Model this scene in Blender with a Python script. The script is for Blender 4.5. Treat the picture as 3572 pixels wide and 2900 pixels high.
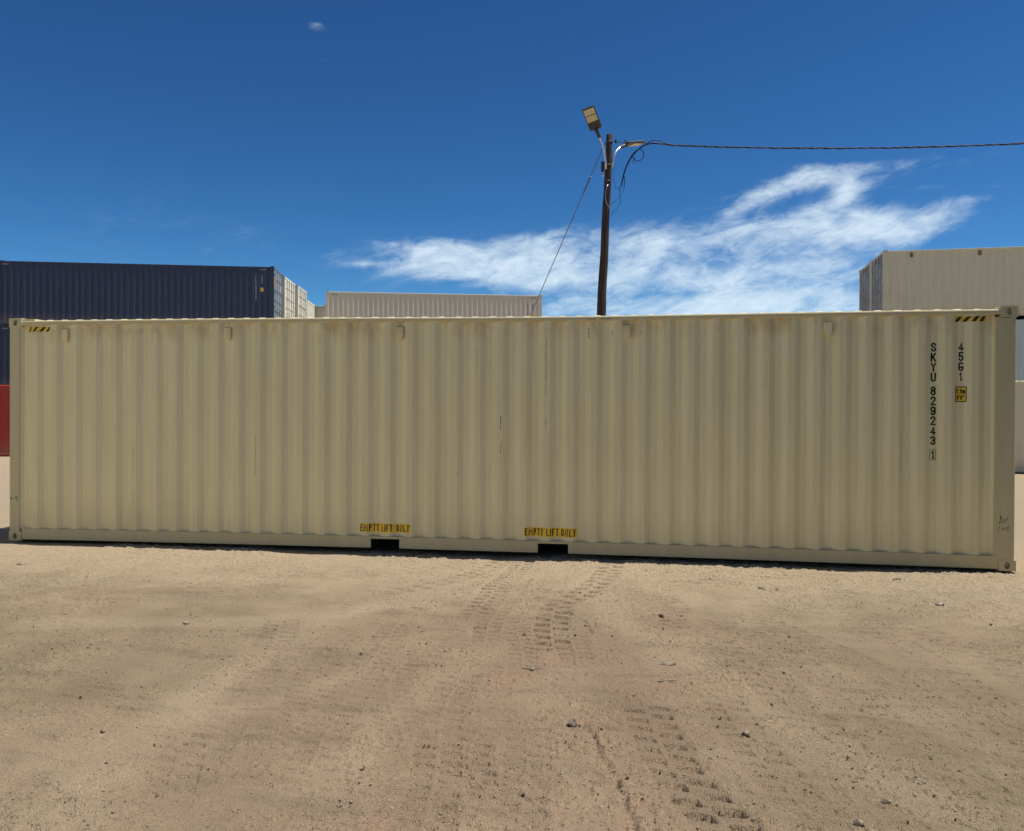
import bpy, bmesh, math, random
import numpy as np
from mathutils import Vector, Matrix
R = math.radians
for o in list(bpy.data.objects): bpy.data.objects.remove(o, do_unlink=True)
S = bpy.context.scene
COL = S.collection
random.seed(7)

# ------------------------------------------------------------------ camera
yaw, pit, rol = 0.1438, -0.0055, 0.0051
f0 = Vector((-math.sin(yaw)*math.cos(pit), math.cos(yaw)*math.cos(pit), math.sin(pit)))
r0 = Vector((math.cos(yaw), math.sin(yaw), 0)); u0 = r0.cross(f0)
rr = math.cos(rol)*r0 + math.sin(rol)*u0
uu = -math.sin(rol)*r0 + math.cos(rol)*u0
cam = bpy.data.cameras.new('camera'); camo = bpy.data.objects.new('camera', cam); COL.objects.link(camo)
camo.matrix_world = Matrix(((rr.x, uu.x, -f0.x, 8.0172), (rr.y, uu.y, -f0.y, -9.6012), (rr.z, uu.z, -f0.z, 1.7216), (0, 0, 0, 1)))
cam.sensor_fit = 'HORIZONTAL'; cam.sensor_width = 36; cam.lens = 36*2850/3572
cam.clip_start = 0.05; cam.clip_end = 6000
S.camera = camo
S.render.resolution_x, S.render.resolution_y = 1024, 831

# ------------------------------------------------------------------ sun + exposure
SUN = Vector((1.05, 0.165, 2.80)).normalized()
el = math.asin(SUN.z)
sl = bpy.data.lights.new('sun', 'SUN'); sl.energy = 4.9; sl.angle = R(0.53); sl.color = (1.0, 0.955, 0.88)
so = bpy.data.objects.new('sun', sl); COL.objects.link(so)
so.rotation_euler = SUN.to_track_quat('Z', 'Y').to_euler()
S.view_settings.view_transform = 'Standard'; S.view_settings.look = 'None'
S.view_settings.exposure = 0.10; S.view_settings.gamma = 1.0

# ------------------------------------------------------------------ node helper
class NT:
    def __init__(s, tree): s.t = tree; s.n = tree.nodes; s.l = tree.links
    def new(s, typ, **kw):
        n = s.n.new(typ)
        for k, v in kw.items(): setattr(n, k, v)
        return n
    def put(s, sock, v):
        if v is None: return
        if hasattr(v, 'is_output'): s.l.new(v, sock)
        elif hasattr(v, 'outputs'): s.l.new(v.outputs[0], sock)
        else: sock.default_value = v
    def m(s, op, a, b=None, c=None, clamp=False):
        n = s.new('ShaderNodeMath', operation=op, use_clamp=clamp)
        s.put(n.inputs[0], a); s.put(n.inputs[1], b); s.put(n.inputs[2], c)
        return n.outputs[0]
    def vm(s, op, a, b=None, sc=None):
        n = s.new('ShaderNodeVectorMath', operation=op)
        s.put(n.inputs[0], a); s.put(n.inputs[1], b)
        if sc is not None: s.put(n.inputs['Scale'], sc)
        return n.outputs[0]
    def noise(s, v, scale, detail=3, rough=.55, dist=0., col=False):
        n = s.new('ShaderNodeTexNoise'); s.put(n.inputs['Vector'], v)
        n.inputs['Scale'].default_value = scale; n.inputs['Detail'].default_value = detail
        n.inputs['Roughness'].default_value = rough; n.inputs['Distortion'].default_value = dist
        return n.outputs[1 if col else 0]
    def ramp(s, f, lo, hi, a=0., b=1., smooth=True):
        n = s.new('ShaderNodeMapRange', interpolation_type='SMOOTHSTEP' if smooth else 'LINEAR')
        s.put(n.inputs[0], f); n.inputs[1].default_value = lo; n.inputs[2].default_value = hi
        n.inputs[3].default_value = a; n.inputs[4].default_value = b
        return n.outputs[0]
    def mix(s, f, a, b, mode='MIX'):
        n = s.new('ShaderNodeMix', data_type='RGBA', blend_type=mode)
        s.put(n.inputs[0], f); s.put(n.inputs[6], a); s.put(n.inputs[7], b)
        return n.outputs[2]
    def comb(s, x, y, z):
        n = s.new('ShaderNodeCombineXYZ'); s.put(n.inputs[0], x); s.put(n.inputs[1], y); s.put(n.inputs[2], z)
        return n.outputs[0]
    def sep(s, v):
        n = s.new('ShaderNodeSeparateXYZ'); s.put(n.inputs[0], v); return n.outputs

# ------------------------------------------------------------------ world sky with cirrus
W = bpy.data.worlds.new('World'); S.world = W; W.use_nodes = True
g = NT(W.node_tree); g.n.clear()
sky = g.new('ShaderNodeTexSky', sky_type='NISHITA'); sky.sun_disc = False
sky.sun_elevation = el; sky.sun_rotation = math.atan2(SUN.x, SUN.y)
sky.altitude = 2200; sky.air_density = 1.0; sky.dust_density = 0.35; sky.ozone_density = 3.0
tc = g.new('ShaderNodeTexCoord')
x, y, z = g.sep(tc.outputs['Generated'])
az = g.m('ARCTAN2', x, y); ee = g.m('ARCSINE', z)
P0 = g.comb(az, ee, 0.0)
wn = g.noise(g.vm('MULTIPLY', P0, (5., 12., 1.)), 1.0, 3, .5, col=True)
warp = g.vm('MULTIPLY', g.vm('SUBTRACT', wn, (.5, .5, .5)), (.030, .012, 0.))
P = g.vm('ADD', P0, warp)
px, py, _ = g.sep(P)
CL = [('F1', 0.1692, 0.2554, 0.0583, 0.0088, 13, 0.85), ('F2', 0.2229, 0.2637, 0.0358, 0.0076, -5, 0.75), ('F3', 0.2449, 0.2452, 0.0181, 0.0123, -128, 0.75), ('F3b', 0.2066, 0.2224, 0.0371, 0.0100, -159, 0.70), 
      ('F4', 0.1287, 0.2370, 0.0231, 0.0076, 20, 0.50), ('G', 0.2824, 0.2702, 0.0339, 0.0041, 0, 0.40), ('K', 0.1287, 0.2143, 0.0326, 0.0117, 2, 0.55), ('D', 0.2417, 0.2026, 0.0753, 0.0182, -3, 0.85), 
      ('D2', 0.2681, 0.2151, 0.0373, 0.0117, -9, 0.60), ('E', 0.3371, 0.2110, 0.0334, 0.0100, 16, 0.65), ('E2', 0.3765, 0.2251, 0.0253, 0.0041, 1, 0.35), ('B', 0.0205, 0.1945, 0.0923, 0.0176, 3, 0.90), 
      ('B2', -0.0647, 0.1685, 0.0654, 0.0146, -2, 0.80), ('C', 0.1548, 0.1351, 0.0972, 0.0220, -1, 0.95), ('C2', 0.2118, 0.1654, 0.0450, 0.0132, 2, 0.60), ('hz', 0.0625, 0.1204, 0.2070, 0.0100, -1, 0.80), 
      ('A', -0.2085, 0.1795, 0.0930, 0.0141, 1, 0.95), ('A1', -0.2030, 0.1972, 0.0758, 0.0082, 3, 0.65), ('A2', -0.1476, 0.1588, 0.0498, 0.0100, -3, 0.70), ('A0', -0.3298, 0.1748, 0.0227, 0.0029, 4, 0.60), 
      ('n', -0.1244, 0.2056, 0.0264, 0.0064, 3, 0.60), ('s', 0.3373, 0.2414, 0.0691, 0.0023, -6, 0.22), ('s2', 0.2110, 0.2761, 0.0452, 0.0029, -5, 0.30), ('s3', -0.0499, 0.1372, 0.0508, 0.0047, -2, 0.40), 
      
      ('H', -.3825, .4286, .011, .0045, -8, .50), ('H2', -.3724, .3948, .005, .0026, 0, .2), ('vl', -.50, .19, .26, .05, -6, .15), ('vl', -.05, .215, .14, .014, 3, .15),
      ('C0', .09, .160, .13, .014, 0, .55), ('vl', .30, .262, .10, .010, 4, .22), ('bk', 2.4, .25, .5, .06, 5, .8), ('bk', -2.2, .3, .6, .08, 0, .7), ('bk', 1.5, .35, .3, .05, 10, .7)]
F = None
for nm, a, e, rx, ry, rot, w in CL:
    if nm not in ('H', 'H2', 'bk', 'vl'): ry *= 1.0 if nm[0] == 'F' else 1.2
    c, s_ = math.cos(R(rot)), math.sin(R(rot))
    dx = g.m('SUBTRACT', px, a); dy = g.m('SUBTRACT', py, e)
    u = g.m('MULTIPLY', g.m('ADD', g.m('MULTIPLY', dx, c), g.m('MULTIPLY', dy, s_)), 1/rx)
    v = g.m('MULTIPLY', g.m('SUBTRACT', g.m('MULTIPLY', dy, c), g.m('MULTIPLY', dx, s_)), 1/ry)
    q = g.m('ADD', g.m('MULTIPLY', u, u), g.m('MULTIPLY', v, v))
    G = g.m('MULTIPLY', g.m('EXPONENT', g.m('MULTIPLY', q, -.75)), w)
    F = G if F is None else g.m('ADD', F, G)
F = g.m('MINIMUM', F, 1.05)
rotm = g.new('ShaderNodeMapping'); g.put(rotm.inputs[0], P); rotm.inputs['Rotation'].default_value = (0, 0, R(-10))
n1 = g.noise(g.vm('MULTIPLY', rotm.outputs[0], (11., 30., 1.)), 1.0, 7, .60, .7)
n2 = g.noise(g.vm('MULTIPLY', rotm.outputs[0], (38., 80., 1.)), 1.0, 6, .65, .8)
dn = g.m('ADD', F, g.m('ADD', g.m('MULTIPLY', g.m('SUBTRACT', n1, .5), 2.1), g.m('MULTIPLY', g.m('SUBTRACT', n2, .5), 1.1)))
dens = g.m('MULTIPLY', g.ramp(dn, .05, 1.60), g.ramp(F, .02, .50))
# clear-air colour: nishita, deepened the way a dry high-altitude sky is
skyc = sky.outputs[0]
hs = g.new('ShaderNodeHueSaturation'); hs.inputs['Saturation'].default_value = 1.10; g.put(hs.inputs['Color'], skyc)
gm = g.new('ShaderNodeGamma'); g.put(gm.inputs[0], g.vm('SCALE', hs.outputs[0], sc=.25)); gm.inputs[1].default_value = 1.36
tint = g.mix(1.0, g.vm('SCALE', gm.outputs[0], sc=4.0), (0.52, 0.82, 0.87, 1), 'MULTIPLY')
cloudc = (7.6, 9.0, 9.9, 1)
fin = g.mix(g.m('MULTIPLY', dens, .86), tint, cloudc)
bg = g.new('ShaderNodeBackground'); g.put(bg.inputs[0], fin); bg.inputs[1].default_value = 0.095
out = g.new('ShaderNodeOutputWorld'); g.l.new(bg.outputs[0], out.inputs[0])

# ------------------------------------------------------------------ materials
def mat(name):
    m = bpy.data.materials.new(name); m.use_nodes = True
    t = NT(m.node_tree); t.n.clear()
    b = t.new('ShaderNodeBsdfPrincipled'); o = t.new('ShaderNodeOutputMaterial')
    t.l.new(b.outputs[0], o.inputs[0]); t.b = b
    return m, t
def bump(t, h, strength, dist, normal=None):
    n = t.new('ShaderNodeBump'); n.inputs['Strength'].default_value = strength; n.inputs['Distance'].default_value = dist
    t.put(n.inputs['Height'], h); t.put(n.inputs['Normal'], normal); return n.outputs[0]
def paint(name, c, rough=.5, rust=.25, dirt=(.22, .17, .11), dirtamt=.35, rustc=(.16, .055, .02), seed=0., topstain=0.):
    m, t = mat(name)
    co = t.vm('ADD', t.new('ShaderNodeTexCoord').outputs['Object'], (seed, seed*.7, seed*.3))
    x, y, z = t.sep(t.new('ShaderNodeTexCoord').outputs['Object'])
    streak = t.noise(t.vm('MULTIPLY', co, (9., 9., .7)), 1., 4, .6)
    fine = t.noise(t.vm('MULTIPLY', co, (60., 60., 2.5)), 1., 3, .6)
    big = t.noise(co, .9, 4, .6)
    c2 = (c[0]*.95, c[1]*.95, c[2]*.93, 1); c3 = (min(1, c[0]*1.03), min(1, c[1]*1.03), min(1, c[2]*1.03), 1)
    col = t.mix(t.ramp(streak, .35, .7), c2, c3)
    col = t.mix(t.m('MULTIPLY', t.ramp(fine, .55, .85), .12), col, dirt + (1,))
    col = t.mix(t.m('MULTIPLY', t.ramp(big, .5, .9), dirtamt*.35), col, dirt + (1,))
    # dust splashed up near the bottom edge
    lowd = t.m('MULTIPLY', t.ramp(t.m('ADD', z, t.m('MULTIPLY', streak, .35)), .15, .85, 1., 0.), .28)
    col = t.mix(lowd, col, (.36, .28, .19, 1))
    if topstain:
        # ochre run-off stains under the top rail
        st = t.m('MULTIPLY', t.ramp(z, 2.50, 2.78), t.ramp(t.noise(t.vm('MULTIPLY', co, (3.6, 3.6, 2.)), 1., 3, .7), .42, .72))
        col = t.mix(t.m('MULTIPLY', st, topstain), col, (.50, .30, .085, 1))
    rn = t.noise(co, 16., 6, .7); rm = t.ramp(rn, .74 - .1*rust, .78 - .1*rust)
    rm = t.m('MULTIPLY', rm, t.ramp(t.noise(co, 1.7, 3), .48, .62), clamp=True)
    col = t.mix(t.m('MULTIPLY', rm, min(1., rust*3)), col, rustc + (1,))
    t.put(t.b.inputs['Base Color'], col)
    t.put(t.b.inputs['Roughness'], t.ramp(streak, .3, .8, rough, min(.9, rough + .15)))
    t.b.inputs['Specular IOR Level'].default_value = .35
    h = t.m('ADD', t.m('MULTIPLY', t.noise(t.vm('MULTIPLY', co, (2.2, 2.2, 1.3)), 1., 3), 1.), t.m('MULTIPLY', rn, .03))
    t.put(t.b.inputs['Normal'], bump(t, h, .14, .02))
    return m
def plain(name, c, rough=.6, metal=0., var=.25, scale=12., bmp=.0):
    m, t = mat(name)
    co = t.new('ShaderNodeTexCoord').outputs['Object']
    n = t.noise(co, scale, 4, .6)
    col = t.mix(t.ramp(n, .3, .7), tuple(v*(1-var) for v in c) + (1,), tuple(min(1, v*(1+var*.4)) for v in c) + (1,))
    t.put(t.b.inputs['Base Color'], col); t.b.inputs['Roughness'].default_value = rough; t.b.inputs['Metallic'].default_value = metal
    if bmp: t.put(t.b.inputs['Normal'], bump(t, n, bmp, .01))
    return m
M = {}
M['beige'] = paint('beige_paint', (.86, .765, .455), .42, .15, topstain=.55)
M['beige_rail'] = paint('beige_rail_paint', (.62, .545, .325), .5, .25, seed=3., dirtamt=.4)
M['beige_far'] = paint('pale_beige_paint', (.70, .62, .49), .5, .2, seed=9.)
M['sand_far'] = paint('weathered_sand_paint', (.68, .61, .43), .55, .6, seed=14., dirtamt=.45)
M['cream'] = paint('cream_paint', (.88, .84, .68), .5, .2, seed=21.)
M['navy'] = paint('navy_paint', (.050, .056, .090), .25, .25, dirt=(.06, .06, .08), seed=30., dirtamt=.3)
M['red'] = paint('red_paint', (.46, .045, .028), .45, .25, dirt=(.12, .04, .03), seed=40.)
M['greyteal'] = paint('pale_grey_paint', (.52, .60, .58), .45, .15, seed=50., dirtamt=.2)
M['bluegrey'] = paint('rusty_blue_grey_paint', (.36, .40, .45), .6, 2.6, dirt=(.10, .06, .04), seed=60., dirtamt=.6)
M['door_grey'] = paint('grey_blue_door_paint', (.26, .33, .40), .4, .3, dirt=(.12, .13, .15), seed=70.)  # paler grey blue than the navy body
M['dark'] = plain('dark_underside', (.03, .028, .026), .8)
M['black'] = plain('black_vinyl', (.016, .015, .014), .55)
M['rustbrown'] = plain('rusted_vent', (.22, .105, .05), .8)
M['yellow'] = plain('yellow_vinyl', (.95, .60, .035), .5, var=.2, scale=25)
M['white'] = plain('white_vinyl', (.62, .62, .60), .5, var=.35, scale=30)
M['rust'] = plain('rust', (.07, .035, .018), .85)
M['orange'] = plain('orange_sticker', (.62, .30, .06), .5)
M['galv'] = plain('galvanised_steel', (.60, .61, .62), .32, .85, var=.15, scale=20)
M['lamp'] = plain('dark_lamp_housing', (.035, .033, .032), .5)
M['lens'] = plain('lamp_lens_panel', (.54, .47, .29), .35, var=.1)
M['blue'] = plain('photocell_blue', (.06, .22, .42), .4)
M['cable'] = plain('black_cable', (.012, .012, .014), .6)
M['steelwire'] = plain('grey_steel_wire', (.10, .11, .13), .5, .4)
M['ink'] = plain('marker_ink', (.035, .028, .02), .8)
M['greenp'] = plain('green_scuff', (.16, .30, .17), .7)
# timber pole
m, t = mat('weathered_timber'); co = t.new('ShaderNodeTexCoord').outputs['Object']
n = t.noise(t.vm('MULTIPLY', co, (28., 28., 1.2)), 1., 5, .65)
col = t.mix(t.ramp(n, .3, .7), (.018, .012, .009, 1), (.075, .048, .033, 1))
t.put(t.b.inputs['Base Color'], col); t.b.inputs['Roughness'].default_value = .85
t.put(t.b.inputs['Normal'], bump(t, n, .8, .02)); M['timber'] = m
# dirt
m, t = mat('dry_dirt')
pos = t.new('ShaderNodeNewGeometry').outputs['Position']
p2 = t.vm('MULTIPLY', pos, (1., 1., 0.))
big = t.noise(p2, .45, 5, .55, .3); mid = t.noise(p2, 2.3, 5, .6, .5); fine = t.noise(p2, 38., 4, .7); grain = t.noise(p2, 150., 2, .6)
strk = t.noise(t.vm('MULTIPLY', p2, (1.1, 4.5, 0.)), 1., 4, .6, .4)
col = t.mix(t.ramp(big, .35, .66), (.262, .205, .125, 1), (.358, .268, .175, 1))
px_, py_, _q = t.sep(pos)
cen = t.m('MULTIPLY', t.ramp(t.m('ABSOLUTE', t.m('SUBTRACT', t.m('ADD', px_, t.m('MULTIPLY', t.m('SUBTRACT', big, .5), 3.)), 7.3)), .3, 2.1, 1., 0.), .6)
col = t.mix(cen, col, (.355, .238, .160, 1))      # redder loose soil where the machines turn
att = t.new('ShaderNodeAttribute', attribute_name='churned').outputs['Fac']
col = t.mix(t.m('MULTIPLY', att, .26), col, (.245, .170, .112, 1))
col = t.mix(t.m('MULTIPLY', t.ramp(mid, .44, .70), .45), col, (.395, .310, .200, 1))
col = t.mix(t.m('MULTIPLY', t.ramp(strk, .48, .70), .5), col, (.205, .165, .110, 1))
# pale dust by the long container, plus lens falloff toward the camera painted in
py_ = t.sep(pos)[1]
pk = t.new('ShaderNodeAttribute', attribute_name='packed').outputs['Fac']
col = t.mix(t.m('MULTIPLY', pk, .60, clamp=True), col, (.470, .365, .245, 1))
col = t.mix(t.m('MULTIPLY', pk, -.62, clamp=True), col, (.225, .162, .108, 1))
near = t.m('MULTIPLY', t.ramp(t.m('ADD', py_, t.m('MULTIPLY', t.m('SUBTRACT', mid, .5), 2.4)), -3.4, -.4), .75)
col = t.mix(near, col, (.50, .395, .265, 1))
col = t.mix(t.m('MULTIPLY', t.ramp(fine, .56, .74), .55), col, (.19, .145, .095, 1))
col = t.mix(t.m('MULTIPLY', t.ramp(fine, .42, .26), .40), col, (.50, .405, .285, 1))
col = t.mix(t.m('MULTIPLY', t.ramp(grain, .55, .68), .85), col, (.12, .092, .06, 1))
spk = t.noise(p2, 75., 3, .75); col = t.mix(t.m('MULTIPLY', t.ramp(spk, .60, .68), .7), col, (.10, .075, .05, 1))
col = t.mix(t.m('MULTIPLY', t.ramp(spk, .38, .30), .6), col, (.58, .48, .33, 1))
col = t.mix(t.m('MULTIPLY', t.ramp(grain, .36, .24), .5), col, (.60, .52, .40, 1))
t.put(t.b.inputs['Base Color'], col); t.b.inputs['Roughness'].default_value = .95; t.b.inputs['Specular IOR Level'].default_value = .1
hh = t.m('ADD', t.m('MULTIPLY', fine, .6), t.m('MULTIPLY', grain, .4))
t.put(t.b.inputs['Normal'], bump(t, hh, 1.0, .03)); M['dirt'] = m
m, t = mat('stone'); co = t.new('ShaderNodeTexCoord').outputs['Object']
oi = t.new('ShaderNodeObjectInfo').outputs['Random']
n = t.noise(t.new('ShaderNodeNewGeometry').outputs['Position'], 30., 5, .65)
col = t.mix(t.ramp(n, .3, .7), (.085, .065, .045, 1), (.40, .33, .24, 1)); t.put(t.b.inputs['Base Color'], col)
t.b.inputs['Roughness'].default_value = .9; t.put(t.b.inputs['Normal'], bump(t, n, .6, .01)); M['stone'] = m

# ------------------------------------------------------------------ mesh helpers
class MB:
    def __init__(s): s.v = []; s.f = []
    def add(s, vs, fs):
        k = len(s.v); s.v += [tuple(map(float, p)) for p in vs]; s.f += [tuple(i+k for i in q) for q in fs]; return s
    def box(s, a, b):
        x0, y0, z0 = a; x1, y1, z1 = b
        return s.add([(x0,y0,z0),(x1,y0,z0),(x1,y1,z0),(x0,y1,z0),(x0,y0,z1),(x1,y0,z1),(x1,y1,z1),(x0,y1,z1)],
                     [(0,3,2,1),(4,5,6,7),(0,1,5,4),(1,2,6,5),(2,3,7,6),(3,0,4,7)])
    def cbox(s, a, b, c=.006):   # box with chamfered long edges (along its longest axis)
        d = [b[i]-a[i] for i in range(3)]; L = d.index(max(d)); i, j = [k for k in range(3) if k != L]
        c = min(c, d[i]*.4, d[j]*.4); k = c*.29
        prof = [(a[i]+c,a[j]),(b[i]-c,a[j]),(b[i]-k,a[j]+k),(b[i],a[j]+c),(b[i],b[j]-c),(b[i]-k,b[j]-k),(b[i]-c,b[j]),(a[i]+c,b[j]),(a[i]+k,b[j]-k),(a[i],b[j]-c),(a[i],a[j]+c),(a[i]+k,a[j]+k)]
        n = len(prof); vs = []; ns = 24 if (d[L] > 1.8 and L == 0) else 1     # long rails follow the camber of the frame
        for e in [a[L] + d[L]*k_/ns for k_ in range(ns+1)]:
            for p in prof:
                q = [0,0,0]; q[L] = e; q[i] = p[0]; q[j] = p[1]; vs.append(q)
        fs = [(r_*n+q, r_*n+(q+1) % n, (r_+1)*n+(q+1) % n, (r_+1)*n+q) for r_ in range(ns) for q in range(n)] + [tuple(range(n))[::-1], tuple(range(ns*n, (ns+1)*n))]
        return s.add(vs, fs)
    def tube(s, pts, r, n=8, cap=True):
        pts = [Vector(p) for p in pts]; rs = r if isinstance(r, (list, tuple)) else [r]*len(pts)
        up = Vector((0, 0, 1)); rings = []
        nrm = None
        for i, p in enumerate(pts):
            d = (pts[min(i+1, len(pts)-1)] - pts[max(i-1, 0)]).normalized()
            if nrm is None: nrm = d.orthogonal().normalized()
            nrm = (nrm - d*nrm.dot(d)).normalized(); b = d.cross(nrm)
            rings.append([p + rs[i]*(math.cos(2*math.pi*k/n)*nrm + math.sin(2*math.pi*k/n)*b) for k in range(n)])
        vs = [q for rg in rings for q in rg]; fs = []
        for i in range(len(rings)-1):
            for k in range(n): fs.append((i*n+k, i*n+(k+1) % n, (i+1)*n+(k+1) % n, (i+1)*n+k))
        if cap: fs += [tuple(range(n))[::-1], tuple(range((len(rings)-1)*n, len(rings)*n))]
        return s.add(vs, fs)
    def mesh(s, name, bow=None, smooth=False):
        vs = s.v if bow is None else [bow(p) for p in s.v]
        me = bpy.data.meshes.new(name); me.from_pydata(vs, [], s.f); me.update()
        bm = bmesh.new(); bm.from_mesh(me); bmesh.ops.recalc_face_normals(bm, faces=bm.faces); bm.to_mesh(me); bm.free()
        if smooth: me.polygons.foreach_set('use_smooth', [True]*len(me.polygons))
        return me
def obj(name, me, m=None, parent=None, label=None):
    o = bpy.data.objects.new(name, me); COL.objects.link(o)
    if m is not None:
        if len(me.materials) == 0: me.materials.append(m)
        o.material_slots[0].link = 'OBJECT'; o.material_slots[0].material = m
    if parent: o.parent = parent
    if label: o['label'] = label
    return o
def tag(o, label, cat=None, group=None, kind=None):
    if label: o['label'] = label
    if cat: o['category'] = cat
    if group: o['group'] = group
    if kind: o['kind'] = kind
    return o
def empty(name, loc, rz=0.):
    o = bpy.data.objects.new(name, None); COL.objects.link(o); o.location = loc; o.rotation_euler = (0, 0, rz); o.empty_display_size = .3
    return o

# ------------------------------------------------------------------ shipping container
L, WD = 12.192, 2.438
P_ = .2782; X0 = .325; NC = 42            # corrugation: crest start of the first fold, pitch, count
def wall_profile():
    pts = [(.150, .018), (.187, .048), (.257, .048)]
    for k in range(NC):
        a = X0 + P_*k
        pts += [(a, .012), (a+.072, .012), (a+.140, .048), (a+.210, .048)]
    pts = [p for p in pts if p[0] < 11.95]; pts[-1] = (pts[-1][0], .048)
    pts.append((11.962, .020))
    return pts
PROF = wall_profile(); PXS = np.array([p[0] for p in PROF]); PYS = np.array([p[1] for p in PROF])
def wall_y(x):
    return .0 if (x > 11.955 or x < .15) else float(np.interp(x, PXS, PYS))
def front_bow(p):
    x, y, z = p; u = min(max(x/L, 0), 1)
    b = .030*4*u*(1-u); t_ = -.024*math.exp(-((x-7.2)/2.6)**2)*min(1, 8*u*(1-u))
    k = min(max(z/2.896, 0), 1)
    return (x, y, z + b*(1-k) + t_*k)
def holed_face(mb, O, U, V, w, h, cx, cy, rx, ry, depth):
    O, U, V = Vector(O), Vector(U), Vector(V); N = U.cross(V)
    angs = sorted([2*math.pi*k/20 for k in range(20)] + [math.atan2(b-cy, a-cx) % (2*math.pi) for a, b in ((0,0),(w,0),(w,h),(0,h))])
    out_, inn, dee = [], [], []
    for a in angs:
        c, s = math.cos(a), math.sin(a); ts = []
        if c > 1e-9: ts.append((w-cx)/c)
        if c < -1e-9: ts.append(-cx/c)
        if s > 1e-9: ts.append((h-cy)/s)
        if s < -1e-9: ts.append(-cy/s)
        t_ = min(ts); out_.append(O+U*(cx+t_*c)+V*(cy+t_*s)); q = O+U*(cx+rx*c)+V*(cy+ry*s); inn.append(q); dee.append(q-N*depth)
    n = len(angs); fs = []
    for k in range(n):
        j = (k+1) % n; fs += [(k, j, n+j, n+k), (n+k, n+j, 2*n+j, 2*n+k)]
    fs.append(tuple(range(2*n, 3*n)))
    mb.add(out_+inn+dee, fs)
def casting(cx, cy, cz, ex, ey, bow=None):
    # cx,cy,cz: outer corner; ex,ey: direction inwards
    dx, dy, dz = .178, .162, .118; mb = MB(); z0 = cz
    xa, xb = (cx, cx+dx) if ex > 0 else (cx-dx, cx); ya, yb = (cy, cy+dy) if ey > 0 else (cy-dy, cy)
    yo = ya if ey > 0 else yb; yi = yb if ey > 0 else ya; xo = xa if ex > 0 else xb; xi = xb if ex > 0 else xa
    sx = 1 if ey > 0 else -1
    O = (xa, yo, z0) if ey > 0 else (xb, yo, z0)
    hx = .089
    holed_face(mb, O, (sx, 0, 0), (0, 0, 1), dx, dz, hx, dz/2, .030, .040, .05)
    sy = -1 if ex > 0 else 1
    O = (xo, yb, z0) if ex > 0 else (xo, ya, z0)
    holed_face(mb, O, (0, sy, 0), (0, 0, 1), dy, dz, dy/2, dz/2, .026, .040, .05)
    mb.add([(xa, yi, z0), (xb, yi, z0), (xb, yi, z0+dz), (xa, yi, z0+dz)], [(0, 1, 2, 3)])
    mb.add([(xi, ya, z0), (xi, yb, z0), (xi, yb, z0+dz), (xi, ya, z0+dz)], [(0, 1, 2, 3)])
    for zz in (z0, z0+dz): mb.add([(xa, ya, zz), (xb, ya, zz), (xb, yb, zz), (xa, yb, zz)], [(0, 1, 2, 3)])
    return mb
def side_wall_mb(H, back=False, nz=1):
    mb = MB(); z0, z1 = .158, H-.088
    zs = [z0 + (z1-z0)*k/nz for k in range(nz+1)]
    xs = []
    for a, b in PROF: xs.append((a, b))
    rnd = random.Random(3)
    vs = []
    for x_, y_ in xs:
        for z_ in zs:
            yy = y_
            if nz > 1 and .2 < x_ < 11.9:   # slight dents, as on any used box
                yy += .0022*math.sin(x_*2.1+z_*1.7) * math.sin(math.pi*(z_-z0)/(z1-z0)) + rnd.uniform(-.0008, .0008)
            vs.append((x_, WD-yy if back else yy, z_))
    n = len(zs); fs = []
    for i in range(len(xs)-1):
        for k in range(n-1): fs.append((i*n+k, (i+1)*n+k, (i+1)*n+k+1, i*n+k+1))
    mb.add(vs, fs)
    return mb
def roof_mb(H):
    mb = MB(); z = H-.043; xs = [(.19, 0)]; a = .46
    while a < 11.80:
        xs += [(a, 0), (a+.03, 1), (a+.095, 1), (a+.125, 0)]; a += .209
    xs.append((12.0, 0)); ys = [.050, .062, .080, WD-.080, WD-.062, WD-.050]; hs = [0, .6, 1, 1, .6, 0]
    vs = [(x_, y_, z + .0235*u*h) for x_, u in xs for y_, h in zip(ys, hs)]; n = len(ys)
    fs = [(i*n+k, (i+1)*n+k, (i+1)*n+k+1, i*n+k+1) for i in range(len(xs)-1) for k in range(n-1)]
    mb.add(vs, fs)
    mb.box((.18, .012, H-.034), (.36, WD-.012, H-.012)); mb.box((11.8, .05, H-.036), (12.01, WD-.05, H-.026))
    return mb
def bottom_rail_mb(back=False):
    mb = MB(); segs = [(.178, 4.891), (5.251, 6.941), (7.301, 12.014)]
    for a, b in segs:
        def bx(y0, y1, z0, z1, c=.005):
            A = (a, WD-y1, z0) if back else (a, y0, z0); B = (b, WD-y0, z1) if back else (b, y1, z1)
            mb.cbox(A, B, c)
        bx(.010, .016, .0125, .150, .002); bx(.004, .052, .150, .160, .004); bx(.010, .060, .0125, .020, .002)
    for a, b in ((4.891, 5.251), (6.941, 7.301)):
        y0, y1 = (WD-.052, WD-.004) if back else (.004, .052)
        mb.cbox((a, y0, .130), (b, y1, .160), .004)
    return mb
CACHE = {}
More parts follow.
